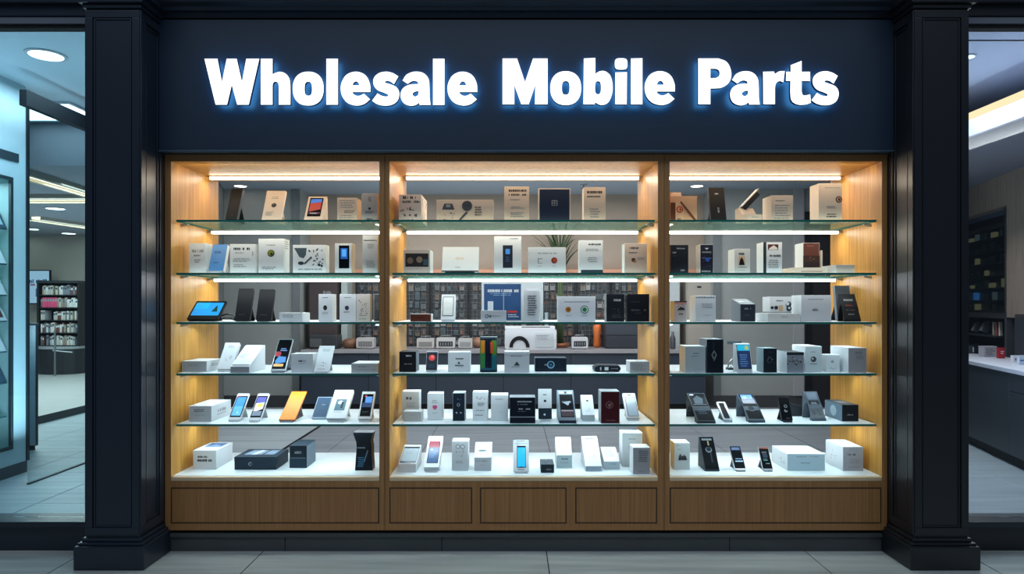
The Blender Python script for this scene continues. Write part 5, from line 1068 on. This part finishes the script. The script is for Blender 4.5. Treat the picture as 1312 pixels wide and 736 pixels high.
# glass partition
xG = -4.05; PARGLS = glass('partition_glass', (226, 238, 240), 0.0, rough=.05, k=0.0)
R = thing('glass_partition', (xG, 2.4, 0), 'frameless glass partition with a dark top rail receding into the left shop', 'partition')
m = MB(); m.box(-.03, .03, -.9, .79, 3.16, 3.29, M((14, 18, 22), .6, spec=.1)); m.build('top_rail', R)
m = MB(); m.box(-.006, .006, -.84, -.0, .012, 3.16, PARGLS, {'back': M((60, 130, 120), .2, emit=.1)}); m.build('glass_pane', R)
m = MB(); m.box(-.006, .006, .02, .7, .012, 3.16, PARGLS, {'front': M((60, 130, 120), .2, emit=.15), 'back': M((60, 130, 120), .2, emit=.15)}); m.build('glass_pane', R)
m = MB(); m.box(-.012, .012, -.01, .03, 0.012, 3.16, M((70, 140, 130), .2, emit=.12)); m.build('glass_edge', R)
m = MB(); m.box(-.012, .012, -.84, .72, .0, .012, M((38, 46, 52), .4)); m.build('floor_track', R)
# white cash desk end
R = thing('cash_desk', (-4.915, 2.9, 0), 'tall pale desk end standing behind the glass partition', 'desk')
m = MB(); m.box(-1.2, 0, 0, .03, .05, 1.29, M((206, 214, 222), .5)); m.build('desk_body', R, bevel=.004)
m = MB(); m.box(-1.2, .012, -.012, .04, 1.2905, 1.315, M((60, 66, 72), .4)); m.build('desk_top', R, bevel=.003)
m = MB(); m.box(.0005, .008, .0, .03, .05, 1.29, M((50, 56, 64), .4)); m.build('edge_strip', R)
m = MB(); m.box(-1.18, -.02, .004, .026, 0, .05, GAP); m.build('toe_kick', R)
# raised platform far left
m = MB(); m.box(-13.9, -5.95, 3.6, 10.75, 0, .1, M((70, 76, 82), .5), {'top': M((168, 166, 164), .5), 'right': M((44, 48, 54), .5)}); o = m.build('raised_platform'); struct(o); o.name = 'floor.004'
# bookcase with books
bx0, bx1, by = PX(47, 13.9), PX(101, 13.9), 13.9 - DC
R = thing('bookcase', ((bx0 + bx1) / 2, by, .101), 'black bookcase with five full shelves above a curved base in the left shop', 'bookcase')
hw = (bx1 - bx0) / 2; BH = PZ(363, 13.9) - .101; bz = PZ(444, 13.9) - .101
BK = M((24, 25, 28), .5)
for nm_, q_ in (('side_panel', (-hw, -hw + .04, 0, .32, bz, BH)), ('side_panel', (hw - .03, hw, 0, .32, bz, BH)), ('back_panel', (-hw + .04, hw - .03, .29, .32, bz, BH)), ('top_panel', (-hw, hw, -.02, .33, BH, BH + .05))):
    m = MB(); m.box(*q_, BK if nm_ != 'top_panel' else M((40, 44, 46), .4)); m.build(nm_, R)
m = MB(); q = [(hw * math.sin(a) * 1.0, -.28 * math.cos(a) + .1) for a in [math.radians(-90 + 15 * k) for k in range(13)]] + [(hw, .32), (-hw, .32)]
b_ = [(x, y, 0.0) for x, y in q]; m.outline(b_, (0, 0, bz - .05), M((34, 36, 42), .45)); m.build('curved_base', R)
m = MB(); q2 = [(x * 1.02, y - .01, bz - .0498) for x, y in q]; m.outline(q2, (0, 0, .05), M((150, 152, 156), .4)); m.build('counter_ledge', R)
m = MB(); m.tube([(-.3 * hw + .35, -.42, 0), (-.3 * hw + .35, -.42, .9)], .02, STEEL); m.tube([(.18, -.42, .5), (hw + .1, -.36, .46)], .015, STEEL); m.build('rail', R)
ns = 5; rb = random.Random(12)
bookc = [c(196, 192, 186), c(170, 170, 172), c(90, 92, 98), c(206, 204, 200), c(150, 132, 118), c(120, 124, 132), c(184, 176, 160), c(110, 70, 66), c(214, 212, 208)]
proto = {}
for k in range(ns):
    zs = bz + .0 + (BH - bz) * k / ns
    m = MB(); m.box(-hw + .04, hw - .03, -.01, .29, zs, zs + .02, BK); m.build('shelf', R)
    x = -hw + .06
    while x < hw - .07:
        w = rb.uniform(.028, .05); h = rb.uniform(.155, .205)
        if k == 3 and .10 < (x + hw) / (2 * hw) < .46:
            mat = M((206, 74, 110), .5); w = .05; h = .2
        else:
            if rb.random() < .08 or (k == 2 and .14 < (x + hw) / (2 * hw) < .34): x += w; continue
            mat = rb.choice(bookc)
        if mat not in proto:
            m = MB(); m.box(-.5, .5, 0, .2, 0, 1, mat, {'top': c(220, 216, 206)})
            m.face([(-.4, -.001, .6), (.4, -.001, .6), (.4, -.001, .85), (-.4, -.001, .85)], rb.choice([INK, INKL, INKW]))
            o = m.build('book'); proto[mat] = o
        else:
            o = proto[mat].copy(); COL.objects.link(o)
        o.scale = (w * .92, 1, h); o.location = ((bx0 + bx1) / 2 + x + w / 2, by + .03, .101 + zs + .0205)
        pink = k == 3 and .10 < (x + hw) / (2 * hw) < .46
        row = ['lowest', 'second lowest', 'middle', 'second highest', 'top'][k]
        tag(o, 'hot pink book in the pink block on the second highest bookcase shelf' if pink else 'muted coloured book standing on the %s shelf of the black bookcase' % row, 'book', 'books in the black bookcase')
        x += w
# wall screen
R = thing('wall_screen', (PX(48, 14.6), 14.55 - DC, PZ(368, 14.55)), 'bright white advertising screen behind the bookcase in the left shop', 'screen')
sw, shh = .30, .36
m = MB(); m.box(-sw, sw, 0, .05, -shh, shh, DK); m.build('frame', R, bevel=.004)
m = MB(); m.box(-sw + .02, sw - .02, -.004, 0, -shh + .02, shh - .02, E((206, 222, 240), 1.0, 'screen')); art(m, (-sw + .02, -.0045, shh - .02), (2 * sw - .04, 0, 0), (0, 0, -2 * shh + .04), [('h', .08, .26, .92, .38, c(60, 70, 130)), ('h', .3, .4, .8, .46, c(150, 60, 80)), ('r', .5, .55, .7, .8, c(90, 120, 170))], rg_); m.build('screen_face', R)
m = MB(); m.box(-.04, .04, .05, .5, -.05, .05, DK); m.build('bracket', R)
# ------------------------------------------------------------------ right side shop
ang = math.radians(-13.9); RX, RY = 4.6, 1.99
ux, uy = -math.sin(ang), math.cos(ang); vx, vy = math.cos(ang), math.sin(ang)
def rp_(u, v, z): return (RX + ux * u + vx * v, RY + uy * u + vy * v, z)
def u_of(px, v):
    k = (px - CX) / F; X0, D0 = RX + vx * v, DC + RY + vy * v
    return (k * D0 - X0) / (ux - k * uy)
def rz_of(py, u, v): return PZ(py, DC + RY + uy * u + vy * v)
RWOOD = wood('dark_panel', (112, 98, 90), (134, 118, 108), .5, (10, 10, .8)); RCAB = M((48, 52, 60), .42, noise=.2)
def rthing(name, u, v, z, label, cat, group=None):
    return thing(name, rp_(u, v, z), label, cat, group, rz=ang)
R = rthing('base_cabinet', 0, 0, 0, 'dark grey base cabinet with flat doors along the right shop wall', 'cabinet')
m = MB(); m.box(.02, .6, -1.3, 4.0, .09, .868, RCAB); m.build('cabinet_body', R)
us = u_of(1293, 0)
m = MB(); m.box(0, .02, us + .004, us + 1.3, .1, .866, RCAB); m.build('door', R, bevel=.003)
m = MB(); m.box(0, .02, us + 1.306, 3.9, .1, .866, RCAB); m.build('door', R, bevel=.003)
m = MB(); m.box(0, .02, -1.25, us - .004, .70, .866, RCAB); m.build('drawer', R, bevel=.003)
m = MB(); m.box(0, .02, -1.25, us - .004, .1, .694, RCAB); m.build('drawer', R, bevel=.003)
m = MB(); m.box(.05, .6, -1.3, 4.0, 0, .09, GAP); m.build('toe_kick', R)
R = rthing('worktop', 0, 0, .8685, 'pale stone worktop running along the right shop wall', 'worktop')
m = MB(); m.box(-.02, .6, -1.3, 4.0, 0, .04, M((190, 190, 204), .35, noise=.15)); o = m.build('slab', R, bevel=.004)
# upper wall with niche
un = u_of(1287, .6)
zl, zh = rz_of(402, un, .6), rz_of(264, un, .6)
def rstruct(name, boxes):
    m = MB()
    for b, mat in boxes: m.box(*b, mat)
    o = m.build(name); o.location = rp_(0, 0, 0); o.rotation_euler = (0, 0, ang); return struct(o)
zsof = 3.0
rstruct('wall_side_right', [((.6, .75, -1.4, 5, zh, 3.45), RWOOD), ((.6, .75, -1.4, un, 1.36, zh), RWOOD), ((.95, 1.05, -1.4, 5, 0, zh), M((46, 44, 48), .6)), ((.6, .95, un - .05, un, .91, zh), M((50, 50, 56), .5)), ((.6, .95, un, 5, zl - .06, zl), M((40, 40, 46), .5)), ((.6, .95, -1.4, u_of(1300, .6), .91, 1.4), M((44, 46, 54), .5))])
R = rthing('glass_cabinet', un + .02, .78, zl + .001, 'tall dark glass cabinet with dimly lit shelves in the right wall niche', 'glass cabinet')
uL = 2.4; H = zh - zl - .14
m = MB(); m.box(.10, .16, 0, uL, 0, H, M((30, 30, 34), .4)); m.build('back_panel', R)
m = MB()
for a, b, p, q in ((0, .04, 0, H), (uL - .04, uL, 0, H), (.04, uL - .04, 0, .03), (.04, uL - .04, H - .03, H)): m.box(-.02, .1, a, b, p, q, M((30, 31, 36), .4))
m.build('frame', R)
rr_ = random.Random(8)
for k in range(1, 7):
    m = MB(); m.box(.0, .1, .04, uL - .04, H * k / 7 - .006, H * k / 7, M((70, 70, 70), .3)); S = m.build('shelf', R)
m = MB()
for k in range(7):
    for j in range(9):
        uu = .1 + j * .24 + rr_.uniform(0, .1); zz = H * k / 7 + .004; hh = rr_.uniform(.04, .11); col = rr_.choice([E((200, 170, 120), .35, 'g'), E((150, 150, 150), .25, 'g'), M((120, 120, 118), .5), M((90, 84, 76), .5), E((80, 140, 210), .5, 'g') if k == 1 else M((110, 110, 108), .5)])
        m.box(.05, .09, uu, uu + rr_.uniform(.04, .13), zz, zz + hh, col)
o = m.build('stock', R); o['kind'] = 'stuff'
m = MB(); m.box(-.012, -.008, .04, uL - .04, .03, H - .03, WINGLS); m.build('glass_door', R)
# goods on the worktop
def rgood(px, v, py0, py1, wpx, label, name, cat, builder, zb=.9095):
    u = u_of(px, v); D = DC + RY + uy * u + vy * v; w = wpx * D / F; z0 = zb if zb else PZ(py0, D); h = PZ(py1, D) - z0
    R = thing(name, rp_(u, v, z0), label, cat, 'goods on the right shop worktop'); builder(R, w, h); return R
def b_pack(col, rows):
    def f(R, w, h):
        m = MB(); m.box(-w / 2, w / 2, 0, w * .6, 0, h * .92, col); art(m, (-w / 2, 0, h * .92), (w, 0, 0), (0, 0, -h * .92), rows, rr_); m.build('carton_body', R, bevel=.003)
        m = MB(); m.box(-w / 2 - .002, w / 2 + .002, -.002, w * .6 + .002, h * .92, h, col); m.build('lid', R, bevel=.003)
    return f
def b_pouch(tilt):
    def f(R, w, h):
        m = MB(); s = math.sin(tilt); k = math.cos(tilt)
        q = [(-w / 2, 0), (w / 2, 0), (w / 2, h * .7), (w * .22, h * .82), (w * .16, h), (-w * .16, h), (-w * .22, h * .82), (-w / 2, h * .7)]
        m.outline([(a * k + b * s, 0, -a * s + b * k + w / 2 * abs(s)) for a, b in q], (0, w * .5, 0), M((150, 150, 158), .3, .5)); m.build('pouch_body', R, bevel=.004)
        m = MB(); q = [(-w * .18, h * .9), (w * .18, h * .9), (w * .18, h * 1.06), (-w * .18, h * 1.06)]
        m.outline([(a * k + b * s, -.004, -a * s + b * k + w / 2 * abs(s)) for a, b in q], (0, w * .5 + .008, 0), DK); m.build('cap', R)
    return f
rgood(1247, .45, 465, 443, 7, 'dark jar with a pale stripe at the left end of the right shop worktop', 'jar', 'jar', b_pack(DK2, [('r', .35, .1, .7, .8, c(150, 160, 166))]))
rgood(1254, .5, 465, 441, 7, 'black carton beside the dark jar on the worktop', 'carton', 'carton', b_pack(DK, [('t', .2, .2, .8, .6, 3, INK)]))
rgood(1269, .42, 465, 444, 17, 'pale lined carton in front of the leaning pouches', 'carton', 'carton', b_pack(c(150, 146, 154), [('t', .1, .15, .9, .85, 4, INK)]))
rgood(1284, .45, 466, 446, 8, 'red carton right of the pale lined carton', 'carton', 'carton', b_pack(c(150, 36, 44), [('t', .2, .2, .8, .6, 2, INKW)]))
rgood(1302, .35, 470, 456, 8, 'small white cup carton at the right edge of the photo', 'carton', 'carton', b_pack(c(206, 204, 214), [('c', .5, .5, .25, c(150, 110, 110))]))
rgood(1310, .3, 471, 456, 8, 'white carton with blue band cut by the right edge of the photo', 'carton', 'carton', b_pack(c(190, 200, 216), [('r', .1, .4, .9, .6, c(90, 120, 170))]))
# wall shelf carrying leaning pouches
u0_ = u_of(1300, .8); 
R = rthing('wall_shelf', u_of(1266, .75), .62, 1.115, 'thin dark shelf above the worktop carrying silver pouches and books', 'shelf')
m = MB(); m.box(0, .32, -.5, 1.2, 0, .018, DK2); m.build('board', R)
m = MB(); 
for a in (-.45, 1.1): m.box(.28, .32, a, a + .02, -.08, 0, DK2)
m.build('bracket', R)
rgood(1250, .72, 432, 412, 8, 'silver pouch tilted right, leftmost on the dark wall shelf', 'pouch', 'pouch', b_pouch(.4), zb=1.134)
rgood(1262, .72, 432, 412, 10, 'larger silver pouch tilted right, second on the dark wall shelf', 'pouch', 'pouch', b_pouch(.45), zb=1.134)
for k, (px, cl) in enumerate(((1275, c(176, 160, 150)), (1279, c(150, 80, 80)), (1283, c(196, 186, 176)))):
    rgood(px, .7, 430, 413, 4, ['beige booklet nearest the silver pouches on the wall shelf', 'dull red booklet between two pale booklets on the wall shelf', 'cream booklet at the right end of the wall shelf'][k], 'booklet', 'booklet', b_pack(cl, [('t', .2, .2, .8, .6, 3, INK)]), zb=1.134)
# ceiling, soffit and cove
struct_box('ceiling.003', 2.55, 8.5, .21, 8, 3.47, 3.6, M((176, 182, 200), .8))
R = thing('cove_light', (4.2, 3.0, 3.17), 'warm cove light on the dropped ceiling edge of the right shop', 'cove light', 'linear cove lights')
m = MB(); m.box(-.13, -.09, -2.7, .55, -.025, .045, E((255, 214, 164), 1.7, 'warm_cove')); m.build('light_strip', R)
m = MB(); m.box(-.14, -.10, -2.7, .55, -.17, -.026, M((150, 150, 168), .6)); m.build('cove_lip', R)
struct_box('ceiling.004', 4.105, 8.5, .22, 3.7, 3.0, 3.22, M((104, 104, 116), .7)); struct_box('ceiling.005', 5.02, 8.5, 3.701, 8, 3.0, 3.22, M((104, 104, 116), .7))
struct_box('trim_10', 2.6, 6.5, .9, .905, 3.462, 3.4695, GAP)
x, y = at_z(1246, 72, 3.47); downlight(x - .04, y, 3.47, .05, 'small round ceiling light cut by the right pillar', 8, (220, 240, 255))
struct_box('wall_far_right', 2.9, 8.5, 8, 8.1, 0, 3.47, M((110, 106, 104), .8))

# ------------------------------------------------------------------ lights, world, camera
def area(name, loc, sx, sy, power, col=(1, 1, 1), rot=(0, 0, 0), spread=180):
    L = bpy.data.lights.new(name, 'AREA'); L.shape = 'RECTANGLE'; L.size = sx; L.size_y = sy; L.energy = power; L.color = col
    L.spread = math.radians(spread)
    o = bpy.data.objects.new(name, L); COL.objects.link(o); o.location = loc; o.rotation_euler = rot
    return o
WARM, NEUT, COOL = (1, .80, .56), (1, .93, .84), (.76, .92, 1)
for nm, oa, ob, ia, ib in BAYS:
    x0, x1 = X0p(ia), X0p(ib); cx = (x0 + x1) / 2; w = x1 - x0 - .08
    tops = [ZIN, ZR[1], ZR[2], ZR[3], ZR[4], ZR[5]]
    pw = [2.4, 2.2, 2.4, 2.3, 2.5, 2.7]
    cl = [WARM, (1, .88, .72), (.96, .97, 1), COOL, COOL, COOL]
    for k in range(6):
        z = tops[k] - (.03 if k == 0 else .04)
        yy = [.47, .50, .53, .3, .3, .3][k]
        area('shelf_led', (cx, yy, z), w, .03, pw[k] * w * LEDK, cl[k], rot=(math.radians(-8 if k > 2 else -14), 0, 0))
    for k in range(6):
        z = tops[k] - (.02 if k == 0 else .016)
        area('shelf_front_fill', (cx, .05, z), w, .02, [1.25, 1.5, 1.25, 1.4, 1.4, 1.4][k] * w * FRONTK, cl[k], rot=(math.radians(50), 0, 0))  # fill lamps added behind the shelf fronts to brighten the goods
# room behind
area('room_light', (-1.6, 3.4, 3.15), 3.0, 3.0, 60 * ROOMK, (.93, .96, 1)); area('room_light', (1.9, 3.4, 3.15), 3.0, 3.0, 60 * ROOMK, (.95, .96, 1))
area('counter_light', (0, 5.3, 3.1), 4.0, .3, 14 * ROOMK, (1, .95, .88))
area('room_ceiling_fill', (0, 4.0, 1.0), 5, 3.0, 34 * ROOMK, (.84, .93, 1), rot=(math.pi, 0, 0))  # unseen upward lamp added to lift the room ceiling
# side shops
area('left_shop_light', (-3.75, 1.3, 3.42), .8, 1.8, 14 * SIDEK, (.66, .88, 1)); area('left_shop_far_light', (-7.5, 6.5, 2.95), 5, 5, 125 * SIDEK, (1, .93, .86))
area('left_shop_ceiling_fill', (-3.7, 1.3, .3), .9, 1.6, 14 * SIDEK, (.66, .88, 1), rot=(math.pi, 0, 0)); area('left_far_ceiling_fill', (-7.4, 6.5, .5), 5, 5, 20 * SIDEK, (.9, .92, 1), rot=(math.pi, 0, 0))  # unseen upward lamps added to brighten the near and far ceilings
area('case_light', (xW - .2, 1.3, zc1 - .05), .3, .9, 2.2 * SIDEK, (.7, .95, 1))
area('desk_fill', (-4.5, 2.1, 1.6), .4, .6, 3 * SIDEK, (.9, .95, 1), rot=(math.radians(82), 0, 0), spread=60)  # unseen lamp added to brighten the desk front
area('right_shop_light', (3.75, 1.2, 3.42), .6, 1.4, 26 * SIDEK, (.82, .86, 1)); area('right_wall_fill', (4.5, 3.0, 2.95), .5, 3.0, 34 * SIDEK, (1, .88, .8), rot=(0, math.radians(30), 0))  # right wall one is an unseen lamp added to brighten wall and counter
area('right_ceiling_fill', (3.5, 1.2, .3), .5, 1.2, 11 * SIDEK, (.8, .86, 1), rot=(math.pi, 0, 0))  # unseen upward lamp added to brighten this shop's ceiling
# corridor
area('corridor_fill', (0, -4.0, 7.2), 10, 4.0, CORR, (.74, .88, 1), rot=(math.radians(16), 0, 0))  # unseen overhead lamp added to light the pillars and floor
wd = bpy.data.worlds.new('World'); SC.world = wd; wd.use_nodes = True
bg = wd.node_tree.nodes['Background']; bg.inputs[0].default_value = (.10, .14, .2, 1); bg.inputs[1].default_value = WORLDK
cam = bpy.data.cameras.new('Camera'); co = bpy.data.objects.new('Camera', cam); COL.objects.link(co)
cam.sensor_width = 36.0; cam.sensor_fit = 'HORIZONTAL'; cam.lens = F / 1312 * 36.0
cam.shift_y = (HY - 368) / 1312.0
cam.clip_start = .05; cam.clip_end = 100
co.location = (0, -DC, EZ); co.rotation_euler = (math.pi / 2, 0, 0)
SC.camera = co
SC.view_settings.view_transform = 'Standard'; SC.view_settings.look = 'None'; SC.view_settings.exposure = 0; SC.view_settings.gamma = 1
SC.cycles.use_denoising = True
SC.cycles.max_bounces = 8; SC.cycles.diffuse_bounces = 4; SC.cycles.glossy_bounces = 4; SC.cycles.transparent_max_bounces = 16
SC.cycles.caustics_reflective = False; SC.cycles.caustics_refractive = False
SC.cycles.sample_clamp_indirect = 4.0
SC.cycles.use_light_tree = True
